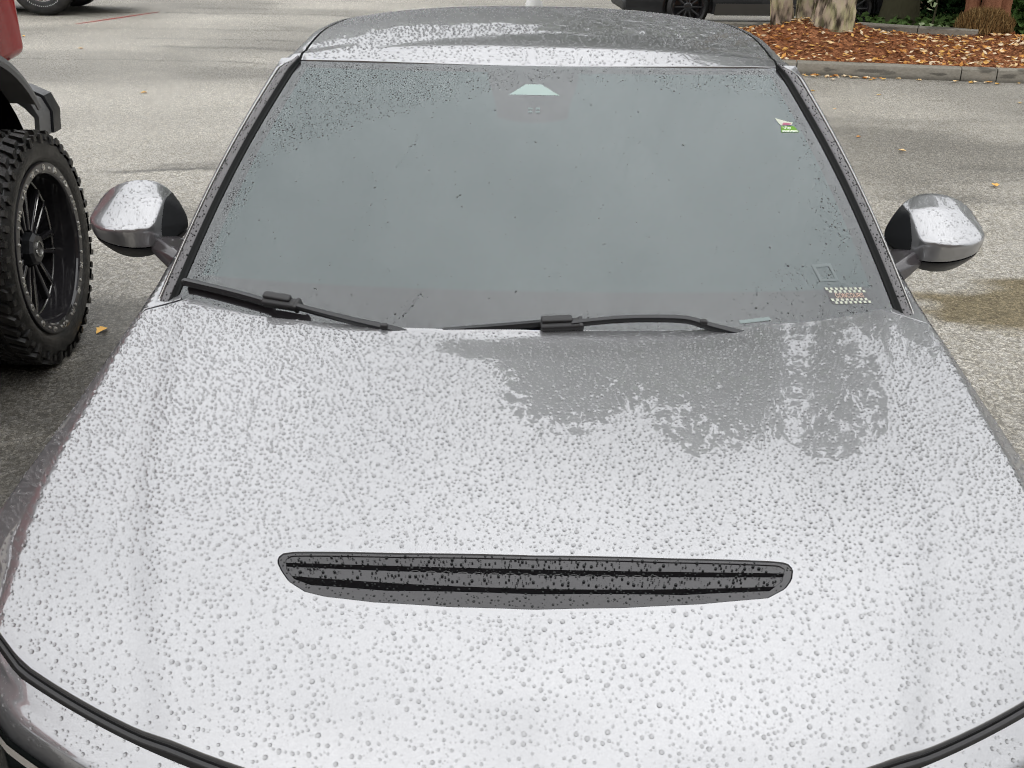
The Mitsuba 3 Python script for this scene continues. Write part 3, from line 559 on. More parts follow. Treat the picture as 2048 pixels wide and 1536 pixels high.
put(car, 'faint_label', on_glass(quad((.797, .2024), (.8576, .1981), (.8662, .1384), (.8073, .1455)).difference(quad((.808, .192), (.849, .189), (.856, .147), (.816, .153))), .0010), 'mint_faint', True)
# seal, pillar strips
tt = np.linspace(-.02, 1., 50)
for s in (-1, 1):
    ss = np.full(50, float(s)); p = wS(ss, np.clip(tt, 0, 1)); p[0] = p[1]-(p[2]-p[1]); n = wN(ss, np.clip(tt, 0.01, .99)); tg = np.gradient(p, axis=0); o = np.cross(tg, n); o /= np.linalg.norm(o, axis=1, keepdims=True); o *= np.sign(o[:, :1])*s
    ta = (1-sstep(.93, 1.0, tt)*.75)[:, None]
    o2 = o*ta
    put(car, 'windshield_seal', sweep(p, o2, n, [(.001, -.006), (.002, .001), (.003, .002), (.007, .003), (.0095, .007), (.012, .010)]), 'seal_black', 40)
    put(car, 'pillar', sweep(p, o2, n, [(.012, .010), (.0125, .0125), (.016, .0140), (.029, .0140), (.0335, .0115), (.0345, .005)]), 'pillar_trim', 35)
    put(car, 'pillar_molding', sweep(p, o2, n, [(.0355, .003), (.0362, .0105), (.0375, .0118), (.0390, .0108), (.0395, .006)]), 'silver', 40, label='thin silver strip that stands for the edge highlight along the windscreen pillar')  # highlight on the pillar edge, built in as a silver strip
    # door frame and side glass run on behind the pillar to the tail
    inn = [(.0415, .006), (.046, .006)]; outr = [(.053, .0), (.058, -.02), (.060, -.06)]
    R_ = np.stack([p+o2*a+n*b for a, b in inn]+[p+o*a+n*b*(1-.3*(1-ta)) for a, b in outr], 1); N_ = len(p); i, j = np.meshgrid(np.arange(N_-1), np.arange(4), indexing='ij'); q = (i*5+j).ravel(); q = np.stack([q, q+5, q+6, q+1], -1)
    put(car, 'door_frame', tm(R_.reshape(-1, 3), np.vstack([q[:, [0, 1, 2]], q[:, [0, 2, 3]]])), 'paint', 40)
# roof
zr = PI([1.905, 1.95, 1.99, 2.04, 2.15, 2.4, 2.7, 2.95, 3.2, 3.6, 4.0, 4.15], [1.456, 1.4765, 1.4935, 1.5035, 1.514, 1.524, 1.519, 1.501, 1.474, 1.42, 1.35, 1.31])
rw = PI([1.905, 2.1, 2.4, 2.8, 3.2, 3.7, 4.15], [.578, .593, .600, .592, .575, .545, .50])
def roofz(x, y): r = np.abs(x)/rw(y); return zr(y)-.042*sstep(1.86, 2.08, y)*np.abs(r)**2.6
roof_poly = Polygon([(-rw(y), y) for y in np.linspace(1.935, 4.15, 40)]+[(rw(y), y) for y in np.linspace(4.15, 1.935, 40)]+[(x, 1.907+.028*(x/.58)**2) for x in np.linspace(.57, -.57, 21)])
put_n(car, 'roof', panel(roof_poly, roofz, .022, .012), 'paint')
yy = np.linspace(1.925, 4.15, 80)
for s in (-1, 1):
    p = np.stack([s*(rw(yy)+.001), yy, roofz(rw(yy), yy)], -1); o = np.tile([s*1., 0, 0], (80, 1)); n = np.tile([0, 0, 1.], (80, 1))
    put(car, 'roof_ditch', sweep(p, o, n, [(-.002, -.010), (.0, -.005), (.004, -.005), (.005, -.003), (.0055, .0)]), 'seal_black', 30)
    side = sweep(p, o, n*(.40+.60*sstep(1.92, 2.25, yy))[:, None], [(.0055, -.003), (.009, .001), (.024, -.004), (.035, -.014), (.045, -.030), (.052, -.055), (.056, -.09)])
    put(car, 'roof_rail', side, 'paint', 40)
    # belt line and side windows
    def sw(u, v, s=s):
        y = 1.62+u*(4.0-1.62); top = np.stack([rw(np.clip(y, 1.95, 4.1))+.050, zr(np.clip(y, 1.96, 4.1))-.095], -1); zt = np.minimum(top[:, 1], 1.06+(y-1.42)*.66); k = (1-v); zb = 1.02+.01*(y-1.6)
        xt = top[:, 0]+(top[:, 1]-zt)*.28; return s*(xt*(1-k)+.835*k), y, zt*(1-k)+zb*k
    put(car, 'side_window', grid(sw, 50, 8, s < 0), 'dark_glass', True)
    def dr_(u, v, s=s):
        y = 1.58+u*2.62; z = 1.05-v*.80; x = .835+.085*np.sin(np.clip(v*3.2, 0, 1)*np.pi/2)-.05*np.clip(v-.55, 0, 1)-.10*np.clip(u-.85, 0, 1)**1.2*4; return s*x, y, z
    m = grid(dr_, 70, 30, s > 0); c = m.vertices[m.faces].mean(1); put(car, 'door_side', tm(m.vertices, m.faces[np.hypot(c[:, 1]-3.57, c[:, 2]-.36) > .395]), 'paint', True)
    for yw in (.93, 3.57):
        w = put(car, 'wheel', lathe([(-.10, .17), (-.11, .25), (-.10, .31), (-.07, .345), (.07, .345), (.10, .31), (.11, .25), (.10, .235), (.04, .22)], 40).apply_transform(np.diag([s, 1, 1, 1])).apply_translation((s*.80, yw, .345)), 'rubber', 40)
        put(w, 'rim', join(lathe([(.04, .235), (.085, .228), (.06, .20), (.02, .06), (.06, .05), (.065, 0)], 40).apply_transform(np.diag([s, 1, 1, 1])).apply_translation((s*.80, yw, .345))), 'dark_paint', 40)
        put(car, 'wheel_well', lathe([(-.32, .02), (-.32, .40), (.0, .40)], 30).apply_transform(np.diag([s, 1, 1, 1])).apply_translation((s*.90, yw, .36)), 'void', 40)
def tail(u, v): x = -.86+1.72*u; z = 1.33-v*1.1; return x*(1-.30*np.clip((z-.95)/.4, 0, 1)), 4.15+.10*np.sin(np.clip(v*1.4, 0, 1)*np.pi)-.10*np.abs(x)**3, z
put(car, 'tailgate', grid(tail, 30, 24), 'paint', True)
# under the skin: black floor, engine bay cover and cowl so that no light leaks through the gaps
def bay(u, v): x = -.85+1.7*u; y = .20+.5*x*x+v*(1.20-.20); return x, y, np.minimum(Hh(x, y), Hh(np.abs(x)*0+.0, y-.4*x*x))-.055-.05*np.abs(x)
put(car, 'engine_bay', grid(bay, 30, 30), 'void', True)
put(car, 'floor', rbox(1.6, 3.9, .12, .04, (0, 2.15, .30)), 'void')
cx = np.linspace(-.78, .78, 40)
put(car, 'cowl', sweep(np.stack([cx, 1.09+.37*cx*cx, 1.035+0*cx], -1), np.tile([0, 1., 0], (40, 1)), np.tile([0, 0, 1.], (40, 1)), [(-.06, .01), (-.01, .008), (.02, -.004), (.10, -.02), (.2, -.1)]), 'soft_black', 30)
# cabin
put(car, 'dashboard', join(grid(lambda u, v: (-.70+1.4*u, 1.16+.30*(2*u-1)**2*(1-v)+v*.52+.1*(2*u-1)**2*v, 1.015-.05*v**2-.02*v+.03*np.exp(-((1.4*u-.7-.36)/.2)**2)*np.sin(np.pi*v)), 30, 14), grid(lambda u, v: (-.70+1.4*u, 1.68-.08*v, .945-.3*v), 10, 4)), 'interior', True)
for s in (-1, 1):
    def lin(u, v, s=s):
        k = u*2; e = np.clip(k, 0, 1); P0 = wS(np.full(len(u), float(s)), e)-.014*wN(np.full(len(u), float(s)), np.clip(e, .01, .99)); y2 = 1.94+np.clip(k-1, 0, 1)*2.2
        top = np.where((k <= 1)[:, None], P0, np.stack([s*(rw(y2)-.004), y2, roofz(rw(y2), y2)-.02], -1)); bot = np.stack([np.full(len(u), s*.80), top[:, 1]-.02, np.full(len(u), .62)], -1)
        q = top*(1-v[:, None])+bot*v[:, None]; return q[:, 0], q[:, 1], q[:, 2]
    put(car, 'cabin_lining', grid(lin, 60, 6), 'interior', True)  # black side panels added to stop sky showing through cabin gaps

# wipers: blade, adapter and arm in glass coordinates
def wiper(pts_blade, adapter, arm, flip):
    B = np.array(pts_blade); n = wN(B[:, 0], B[:, 1]); P = wS(B[:, 0], B[:, 1])
    k = np.linspace(0, 1, 24); Pf = np.stack([PI(np.linspace(0, 1, len(P)), P[:, c])(k) for c in range(3)], -1); nf = np.stack([PI(np.linspace(0, 1, len(P)), n[:, c])(k) for c in range(3)], -1); tg = np.gradient(Pf, axis=0); sd = np.cross(tg, nf); sd /= np.linalg.norm(sd, axis=1, keepdims=True)
    bl = sweep(Pf, sd, nf, [(-.002, .001), (-.003, .009), (-.009, .012), (-.009, .017), (-.003, .022), (.002, .0235), (.008, .017), (.008, .012), (.003, .009), (.002, .001)], True)
    W = put(car, 'wiper', bl, 'satin_black', 35)
    for q in (0, -1): 
        c = Pf[q]; put(W, 'end_cap', rbox(.014, .017, .014, .004, c+nf[q]*.014), 'soft_black')
    A = np.array(arm); Pa = wS(A[:, 0], A[:, 1])+wN(A[:, 0], A[:, 1])*A[:, 2:]; ka = np.linspace(0, 1, 30); Pa = np.stack([PI(np.linspace(0, 1, len(Pa)), Pa[:, c])(ka) for c in range(3)], -1); na = np.tile(wN(A[:1, 0], A[:1, 1]), (30, 1)); ta = np.gradient(Pa, axis=0); sa = np.cross(ta, na); sa /= np.linalg.norm(sa, axis=1, keepdims=True)
    wd = (np.linspace(.0058, .0085, 30))[:, None]*100
    put(W, 'arm', sweep(Pa, sa*wd, na, [(-.010, -.004), (-.010, .003), (-.006, .0065), (.006, .0065), (.010, .003), (.010, -.004)], True), 'satin_black', 35)
    a0, a1 = np.array(adapter[0]), np.array(adapter[1]); mid = (a0+a1)/2; p0, p1 = wS(a0[None, 0], a0[None, 1])[0], wS(a1[None, 0], a1[None, 1])[0]; nn = wN(mid[None, 0], mid[None, 1])[0]
    d = p1-p0; L = np.linalg.norm(d); d /= L; sd_ = np.cross(nn, d); M = np.eye(4); M[:3, 0], M[:3, 1], M[:3, 2], M[:3, 3] = d, sd_, nn, (p0+p1)/2+nn*.026
    put(W, 'adapter', moved(join(rbox(L, .024, .018, .006), rbox(L*.72, .016, .010, .004, (-.01, .006, .010)), rbox(.010, .026, .021, .004, (L*.42, 0, 0))), M), 'soft_black', 35)
    j = Pa[20]; put(W, 'nozzle', rbox(.014, .013, .010, .003, j+na[0]*.006), 'soft_black')
LW = (((-.984, .0527), (-.852, .0569), (-.722, .0515)), ((-.724, .0487), (-.616, .0521)), ((-.640, .0490, .028), (-.529, .0372, .030), (-.447, .0310, .028), (-.36, .0265, .022), (-.26, .012, .012)), 0)
RW = (((-.32, .025), (-.1155, .0571), (.0185, .073)), ((.012, .0578), (.1236, .0633)), ((.09, .0600, .030), (.2462, .0673, .034), (.3746, .0586, .034), (.4459, .0389, .028), (.545, .010, .018)), 1)
wiper(*LW); wiper(*RW)
# door mirrors
def mirror(s):
    P3 = [(0, 1.745, 1.075, .012), (.008, 1.745, 1.15, .012), (.05, 1.745, 1.195, .014), (.11, 1.75, 1.197, .014), (.17, 1.755, 1.168, .014), (.195, 1.755, 1.122, .012), (.165, 1.75, 1.08, .012), (.09, 1.745, 1.066, .012),
          (.026, 1.605, 1.130, .014), (.085, 1.585, 1.127, .014), (.145, 1.613, 1.126, .014), (.183, 1.668, 1.130, .012), (.028, 1.610, 1.088, .012), (.085, 1.590, 1.084, .012), (.145, 1.62, 1.092, .012), (.180, 1.672, 1.103, .010),
          (.02, 1.635, 1.072, .016), (.08, 1.625, 1.062, .018), (.14, 1.655, 1.070, .016), (.02, 1.68, 1.175, .012), (.07, 1.67, 1.183, .012), (.13, 1.69, 1.176, .012)]
    Q = []
    for a, b, closed in ((0, 8, True), (8, 12, False), (12, 16, False), (16, 19, False), (19, 22, False)):
        L = np.array(P3[a:b]+(P3[a:a+1] if closed else [])); k = np.arange(len(L)); kk = np.linspace(0, len(L)-1, 22 if closed else 12)
        Q.append(np.stack([(CubicSpline(k, L[:, c], bc_type='periodic') if closed else CubicSpline(k, L[:, c]))(kk) for c in range(4)], -1))
    return manifold3d.Manifold.batch_hull([manifold3d.Manifold.sphere(max(r-.002, .004), 14).translate((s*(.860+u), y, z*.93+1.12*.07-.014)) for u, y, z, r in np.vstack(Q)])
def soften(m, L=.005, it=15):
    t = from_m(m.refine_to_length(L)); trimesh.smoothing.filter_laplacian(t, iterations=it); return to_m(t)
for s in (-1, 1):
    body = soften(mirror(s))
    nrm = np.array([s*-.10, -.05, 1.]); nrm /= np.linalg.norm(nrm); d0 = float(nrm @ np.array([s*.95, 1.585, 1.080]))
    if body is not None:
        up = body.trim_by_plane(nrm.tolist(), d0+.002); lowp = body.trim_by_plane((-nrm).tolist(), -(d0-.002))
        capn = np.array([s*1., -.05, 0]); capn /= np.linalg.norm(capn); dc = float(capn @ np.array([s*.872, 1.60, 1.1])); cap_ = up.trim_by_plane(capn.tolist(), dc); inn = up.trim_by_plane((-capn).tolist(), -dc)
        lower = from_m(lowp+inn); cap_ = from_m(cap_)
    K = put(car, 'door_mirror', lower, 'satin_black', 45)
    put(K, 'cap', cap_, 'paint', 40)
    put(K, 'mirror_glass', rbox(.14, .006, .085, .002, (s*.955, 1.752, 1.108)), 'chrome')
    put(K, 'repeater', tube([(s*(1.005+.042*t), 1.622+.05*t*t+.012*t, 1.078+.010*t) for t in np.linspace(0, 1, 10)], .0035, 8), 'lens')
    put(K, 'stalk', from_m(manifold3d.Manifold.batch_hull([manifold3d.Manifold.sphere(.012, 12).translate(q) for q in ((s*.80, 1.55, 1.02), (s*.80, 1.68, 1.02), (s*.80, 1.56, 1.055), (s*.80, 1.68, 1.055), (s*.89, 1.62, 1.07), (s*.89, 1.70, 1.07), (s*.885, 1.63, 1.085))])), 'pillar_trim', 40)

# ------------------------------------------------------------------ other vehicles
def road_wheel(parent, M, R, W, rim_r, spokes=10, m_rim='dark_paint', dots=False, name='wheel'):
    """wheel whose outer face looks along +x of M"""
    pr = [(-W+.02, rim_r), (-W, rim_r+.03), (-W, R-.06), (-W+.03, R-.015), (-W+.06, R), (-.06, R), (-.03, R-.015), (0, R-.06), (0, rim_r+.03), (-.015, rim_r)]
    K = put(parent, name, moved(lathe(pr, 60), M), 'rubber', 35)
    rim = [lathe([(-.015, rim_r), (-.012, rim_r-.02), (-.05, rim_r-.035), (-W+.05, rim_r-.05), (-W+.05, .02)], 60)]
    put(K, 'barrel', moved(join(rim), M), 'gloss_black', 35)
    for k in range(spokes):
        a = 2*np.pi*k/spokes; c, s_ = math.cos(a), math.sin(a); A = np.eye(4); A[1:3, 1:3] = [[c, -s_], [s_, c]]
        put(K, 'spoke', moved(rbox(.03, rim_r-.05, .028, .008, (-.045, (rim_r-.02)/2+.02, 0), 4), M @ A), m_rim, 35)
    put(K, 'hub_cap', moved(lathe([(-.06, .07), (-.03, .07), (-.022, .055), (-.02, 0)], 24), M), m_rim, 35)
    if dots:
        put(K, 'rim_ring', moved(lathe([(-.012, rim_r-.02), (-.005, rim_r-.016), (-.004, rim_r-.006), (-.012, rim_r)], 60), M), 'silver', 35)
        ds = [rbox(.008, .016, .012, .003, (.002, (rim_r+.07)*math.cos(a), (rim_r+.07)*math.sin(a)), 3) for a in np.arange(72)*2*np.pi/72]
        put(K, 'sidewall_dots', moved(join(ds), M), 'white', 35, kind='stuff')
    return K
def vehicle(key, label, cat, M, L0, L1, W, prof, roof, wheels, R, paint, rim_r, clad, spokes, dots=False, top='dark_glass'):
    """a car along local x (front at -x); prof: lower body side outline, roof: greenhouse outline"""
    V = thing(key, label, cat); hw = W/2
    def warp(p):
        p = p.copy(); z = p[:, 2]; u = (p[:, 0]-L0)/(L1-L0)*2-1; p[:, 1] *= (1-.10*np.abs(u)**4)*(1-.05*np.clip((.55-z)/.3, 0, 1)**2-.22*np.clip((z-1.0)/.8, 0, 1)-.015*np.cos(np.clip((z-.3)/.8, 0, 1)*np.pi)); return p
    def solid(poly, w, ref=.10):
        m = CS([poly]).extrude(w).rotate((90, 0, 0)).translate((0, w/2, 0)).refine_to_length(ref); return m.warp_batch(warp)
    b = solid(prof, W)
    for wx in wheels:
        for sd in (-1, 1): b = b-manifold3d.Manifold.cylinder(.34, R+.06, R+.06, 48).rotate((90, 0, 0)).translate((wx, sd*hw+.17+(.0 if sd > 0 else .0), R))
    put(V, 'body', moved(b, M), paint, 40)
    put(V, 'roof', moved(solid(roof, W*.97), M), paint if top == 'dark_glass' else top, 40)
    # windows: plates a little proud of the greenhouse side
    xs = [q[0] for q in roof]; zs = [q[1] for q in roof]
    P = Polygon(roof).buffer(-.075, join_style=2); cutx = np.linspace(P.bounds[0], P.bounds[2], 4)
    for sd in (-1, 1):
        for a, c in zip(cutx[:-1], cutx[1:]):
            q = P.intersection(box(a+.02, 0, c-.02, 3))
            if q.is_empty: continue
            m = CS([list(q.exterior.coords)[:-1]]).extrude(.012).rotate((90, 0, 0)).translate((0, sd*(W*.97/2)+.009+sd*.004-.003, 0)).refine_to_length(.15).warp_batch(warp)
            put(V, 'window', moved(m, M), 'dark_glass', 40)
    f, r_ = sorted(wheels)
    for sd in (-1, 1):
        cl = CS([[(f+R+.09, .22), (r_-R-.09, .22), (r_-R-.10, .40), (f+R+.10, .40)]]).extrude(.03).rotate((90, 0, 0)).translate((0, sd*(hw*.985)+.015, 0)).refine_to_length(.2).warp_batch(warp)
        put(V, 'sill', moved(cl, M), clad, 40)
        for k, xx_ in enumerate((f+R+.35, (f+r_)/2+.25)):
            put(V, 'door_handle', moved(rbox(.18, .03, .03, .01, (xx_+.5, sd*(hw*.97), .92)), M), paint, 40)
        put(V, 'side_mirror', moved(rbox(.16, .20, .14, .04, (f+R+.35, sd*(hw+.08), 1.05)), M), paint, 40)
        put(V, 'headlight', moved(rbox(.10, .34, .12, .03, (L0+.09, sd*(hw-.32), .74)), M), 'lens', 40)
        put(V, 'tail_light', moved(rbox(.08, .24, .18, .03, (L1-.06, sd*(hw-.28), .86)), M), 'red_paint', 40)
    put(V, 'front_bumper', moved(rbox(.18, W*.80, .20, .06, (L0+.05, 0, .36)), M), 'soft_black', 40)
    put(V, 'underbody', moved(rbox(L1-L0-.7, W*.72, .22, .05, ((L0+L1)/2, 0, .36)), M), 'void', 40)
    for wx in wheels:
        for sd in (-1, 1):
            Wm = np.eye(4); Wm[:3, :3] = np.array([[0, -1 if sd > 0 else 1, 0], [sd, 0, 0], [0, 0, 1.]]) if True else 0
            Wm[:3, 3] = (wx, sd*(hw-.01), R); road_wheel(V, M @ Wm, R, .23, rim_r, spokes, 'dark_paint' if not dots else 'silver', dots)
    return V
suv_low = [(-.98, .30), (-1.0, .60), (-.92, .80), (-.55, .93), (.15, 1.03), (2.0, 1.06), (3.35, 1.05), (3.45, .95), (3.48, .55), (3.38, .30), (2.9, .24), (-.5, .24)]
suv_top = [(.10, 1.0), (.85, 1.50), (1.3, 1.58), (2.6, 1.57), (3.1, 1.42), (3.42, 1.02)]
vehicle('parked_car', 'dark grey parked car with black wheels standing beyond the mulch bed and tree trunks', 'car', yaw_at(2.42, 17.75, 4), -.98, 3.48, 1.82, suv_low, suv_top, (0, 2.68), .345, 'dark_paint', .25, 'clad', 10)
truck_low = [(-3.05, .62), (-3.08, 1.2), (-2.9, 1.32), (-1.7, 1.42), (1.0, 1.45), (3.9, 1.45), (3.95, 1.3), (3.95, .72), (3.6, .62)]
truck_top = [(-1.75, 1.4), (-1.0, 1.98), (-.6, 2.06), (.9, 2.06), (1.25, 1.9), (1.35, 1.42)]
vehicle('pickup_truck', 'dark raised pickup truck with white dotted tyres standing far behind the red vehicle', 'truck', yaw_at(-10.75, 18.15, 6), -3.08, 3.95, 1.95, truck_low, truck_top, (-1.15, 2.55), .52, 'black_paint', .30, 'soft_black', 16, True)
# the raised red off-road vehicle close on the left
RM = yaw_at(-1.985, 3.42, 3.74)
jeep = thing('off_road_vehicle', 'raised red off-road vehicle with a huge knobbly tyre at the left picture edge', 'off-road vehicle')
R = .483
def big_tyre(M):
    pr = [(-.32, .36), (-.335, .38), (-.338, .42), (-.32, .452), (-.29, .470), (-.05, .470), (-.018, .458), (0, .42), (-.003, .38), (-.012, .366), (-.02, .352)]
    ms = [lathe(pr, 120)]; N = 50
    def lug(x0, x1, r0, r1, a0, a1, sk=0., t=.82):
        xm, am = (x0+x1)/2, (a0+a1)/2; P = []
        for (k, r) in ((1, r0), (t, r1)):
            for (x, a) in ((x0, a0), (x1, a0), (x1, a1), (x0, a1)):
                xx2 = xm+(x-xm)*k; aa = am+(a-am)*k+sk*(xx2-xm); P.append((xx2, r*math.cos(aa), r*math.sin(aa)))
        f = [[4, 5, 6], [4, 6, 7], [0, 4, 7], [0, 7, 3], [1, 2, 6], [1, 6, 5], [0, 1, 5], [0, 5, 4], [3, 7, 6], [3, 6, 2]]
        return tm(P, f)
    d = 2*np.pi/N
    for k in range(N):
        a = k*d; lo = -.006 if k % 2 else -.020
        ms += [lug(-.085, lo, .456, R, a, a+.68*d, 1.2), lug(-.255+.0, -.335-lo*1., .456, R, a+.3*d, a+.95*d, -1.2),
               lug(-.165, -.098, .462, R, a+.25*d, a+.80*d, 2.5), lug(-.245, -.178, .462, R, a-.1*d, a+.45*d, -2.5)]
        ms.append(lug(-.03, .003 if k % 2 else -.001, .430 if k % 2 else .443, .466, a+.08*d, a+.55*d, 0, .85))
    return moved(join(ms), M)
def big_wheel(M, fine=True):
    K = put(jeep, 'wheel', big_tyre(M), 'rubber', 30)
    put(K, 'barrel', moved(lathe([(-.016, .354), (-.008, .352), (-.006, .345), (-.008, .316), (-.013, .309), (-.03, .304), (-.20, .292), (-.20, .02)], 90), M), 'gloss_black', 30)
    n = 8; X = -.125
    for k in range(n):
        for q in (-1, 1):
            a0, a1 = 2*np.pi*k/n+q*.16+.2, 2*np.pi*k/n+q*.235+.2; p0, p1 = np.array([X+.012, .075*math.cos(a0), .075*math.sin(a0)]), np.array([X+.004, .288*math.cos(a1), .288*math.sin(a1)])
            d = p1-p0; Ls = np.linalg.norm(d); d /= Ls; e = np.cross([1., 0, 0], d); e /= np.linalg.norm(e); A = np.eye(4); A[:3, 0], A[:3, 1], A[:3, 2], A[:3, 3] = np.cross(d, e), d, e, (p0+p1)/2
            sp = put(K, 'spoke', moved(rbox(.030, Ls, .017, .005, n=3), M @ A), 'gloss_black', 35)
    for k in range(n):
        for q in (-1, 1):
            a0, a1 = 2*np.pi*k/n+q*.19+.2, 2*np.pi*k/n+q*.285+.2
            put(K, 'milled_edge', moved(tube([(X+.022, .085*math.cos(a0), .085*math.sin(a0)), (X+.016, .292*math.cos(a1), .292*math.sin(a1))], .0042, 5), M), 'silver', 35)
    ar = np.linspace(0, 2*np.pi, 97)
    put(K, 'spoke_ring', moved(tube(np.stack([0*ar+X+.008, .294*np.cos(ar), .294*np.sin(ar)], -1), .004, 6, False), M), 'silver', 35)
    put(K, 'hub_cap', moved(lathe([(X, .075), (X+.05, .07), (X+.062, .058), (X+.064, .03), (X+.064, 0)], 8), M), 'satin_black', 30)
    put(K, 'hub_emblem', moved(tube([(X+.066, .03*math.cos(a), .03*math.sin(a)) for a in np.linspace(0, 2*np.pi, 25)], .004, 6, False), M), 'silver', 30)
    bolts = [moved(lathe([(-.008, .007), (-.002, .006), (-.001, 0)], 8), np.array([[1, 0, 0, 0], [0, 1, 0, .331*math.cos(a)], [0, 0, 1, .331*math.sin(a)], [0, 0, 0, 1.]])) for a in np.arange(32)*2*np.pi/32+.05]
    put(K, 'lip_bolts', moved(join(bolts), M), 'silver', 30, kind='stuff')
    if fine:
        for w0 in (-52, 120):
            for k, ch in enumerate('HARDROCK'):
                ph = math.radians(w0+20.5*k); t = meshkit.text_mesh(ch, .022, .003, True); v = np.array(t.vertices); v[:, 0] -= (v[:, 0].min()+v[:, 0].max())/2; v[:, 0] *= 1.35; v[:, 1] += .322
                # letter up = outwards, reading clockwise seen from outside (+x): right = +y at the top
                yv = v[:, 1]*math.sin(ph)+v[:, 0]*math.cos(ph); zv = v[:, 1]*math.cos(ph)-v[:, 0]*math.sin(ph)
                q = tm(np.stack([v[:, 2]-.0075, yv, zv], -1), t.faces); put(K, 'rim_letter', moved(q, M), 'silver', False)
    return K
def place(x, y, z, flip=False):
    A = np.eye(4); A[:3, 3] = (x, y, z)
    if flip: A[0, 0], A[1, 1] = -1, -1
    return RM @ A
big_wheel(place(0, 0, R)); big_wheel(place(.0, -2.98, R), False); big_wheel(place(-2.15, 0, R, True), False); big_wheel(place(-2.15, -2.98, R, True), False)
def jput(name, m, mt, sm=35, **k): return put(jeep, name, moved(m, RM), mt, sm, **k)
tub = Polygon([(-2.05, .92), (-.78, .92), (-.70, 1.20), (-.55, 1.26), (.45, 1.26), (.56, 1.12), (.62, .98), (.75, .98), (.77, 1.62), (-2.05, 1.62)])
def side_solid(poly, x0, x1, ref=.12, rnd=.0):
    m = CS([list(poly.exterior.coords)[:-1]]).extrude(x1-x0)      # (y, z) -> extrude along x
    return from_m(m.transform(np.array([[0, 0, 1, x0], [1, 0, 0, 0], [0, 1, 0, 0]], float)))
pts = [manifold3d.Manifold.sphere(.05, 24).translate((x, y, z)) for x in (-1.82, -.335) for (y, z) in ((-2.0, .98), (-2.0, 1.56), (.765, 1.20), (.755, 1.56))]
body = manifold3d.Manifold.batch_hull(pts)-manifold3d.Manifold.cylinder(3, .74, .74, 60).rotate((0, 90, 0)).translate((-2.5, 0, R))
jput('body', from_m(body), 'red_paint', 40)
jput('bonnet', from_m(manifold3d.Manifold.batch_hull([manifold3d.Manifold.sphere(.06, 20).translate(q) for q in ((-1.65, -2.1, 1.05), (-.50, -2.1, 1.05), (-1.65, -2.1, 1.50), (-.50, -2.1, 1.50), (-1.50, -3.55, 1.05), (-.65, -3.55, 1.05), (-1.50, -3.55, 1.42), (-.65, -3.55, 1.42))])), 'red_paint', 40)
jput('hardtop', from_m(manifold3d.Manifold.batch_hull([manifold3d.Manifold.sphere(.05, 16).translate((x, y, z)) for x, y, z in ((-1.76, -2.0, 1.60), (-.40, -2.0, 1.60), (-1.76, .70, 1.60), (-.40, .70, 1.60), (-1.66, -1.55, 2.12), (-.50, -1.55, 2.12), (-1.66, .62, 2.12), (-.50, .62, 2.12))])), 'satin_black', 40)
for a, b in ((-1.55, -.95), (-.88, -.22), (-.15, .60)):
    w = grid(lambda u, v, a=a, b=b: (-.345-.10*v+0*u+.008, a+.12*v*(a < -1.4)+(b-a-.12*v*(a < -1.4))*u, 1.68+.36*v), 6, 4, True); jput('window', w, 'dark_glass', True)
for yd in (-1.72, -.90):
    jput('door_handle', rbox(.03, .16, .035, .01, (-.30, yd+.55, 1.42)), 'satin_black')
jput('tail_light', rbox(.05, .03, .22, .01, (-.42, .765, 1.40)), 'red_paint')
def flare(yc, a0, a1, rad=.80):
    an = np.radians(np.linspace(a0, a1, 40)); p = np.stack([0*an, yc+rad*np.cos(an), R+rad*np.sin(an)], -1); rd = np.stack([0*an, np.cos(an), np.sin(an)], -1); sx = np.tile([1., 0, 0], (40, 1))
    return sweep(p, sx, rd, [(-.42, -.015), (-.42, .03), (-.32, .022), (-.22, .008), (-.195, -.008), (-.185, -.035), (-.19, -.055), (-.20, -.05), (-.215, -.02), (-.3, -.012), (-.42, -.015)])
jput('fender_flare', flare(0, 38, 150), 'grey_plastic', 30); jput('fender_flare', flare(-2.98, 20, 142), 'grey_plastic', 30)
jput('wheel_well', moved(lathe([(-.9, .3), (-.9, .745), (-.30, .745)], 50), np.array([[1, 0, 0, 0], [0, 1, 0, 0], [0, 0, 1, R], [0, 0, 0, 1.]])), 'void', 40)
jput('frame', join(rbox(.12, 4.2, .14, .03, (-.75, -1.45, .72)), rbox(.12, 4.2, .14, .03, (-1.42, -1.45, .72)), rbox(1.9, .12, .12, .05, (-1.07, 0, R)), rbox(1.9, .12, .12, .05, (-1.07, -2.98, R))), 'void')
# rear bumper with its rounded end shell
def shell(o, t, y0, y1):
    P2 = Polygon([(-.60, 1.0+o), (-.33+o*.3, 1.0+o), (-.255+o, .965+o*.6), (-.225+o, .90), (-.235+o, .80), (-.235+o-t, .80), (-.225+o-t, .895), (-.27+o-t*.6, .955-t*.7+o*.6), (-.335, 1.0+o-t), (-.60, 1.0+o-t)])
    m = CS([list(P2.exterior.coords)[:-1]]).extrude(y1-y0).rotate((90, 0, 0)).translate((0, y1, 0)); return from_m(m)
jput('rear_bumper', join(shell(0, .022, .66, .80)), 'grey_plastic', 40)
jput('bumper_step', join(shell(.012, .03, .805, .90), rbox(1.3, .14, .17, .04, (-1.08, .80, .90))), 'satin_black', 40)
jput('front_bumper', rbox(1.5, .18, .16, .05, (-1.08, -3.78, .86)), 'satin_black')
jput('grille', rbox(1.05, .06, .42, .04, (-1.08, -3.61, 1.20)), 'red_paint')
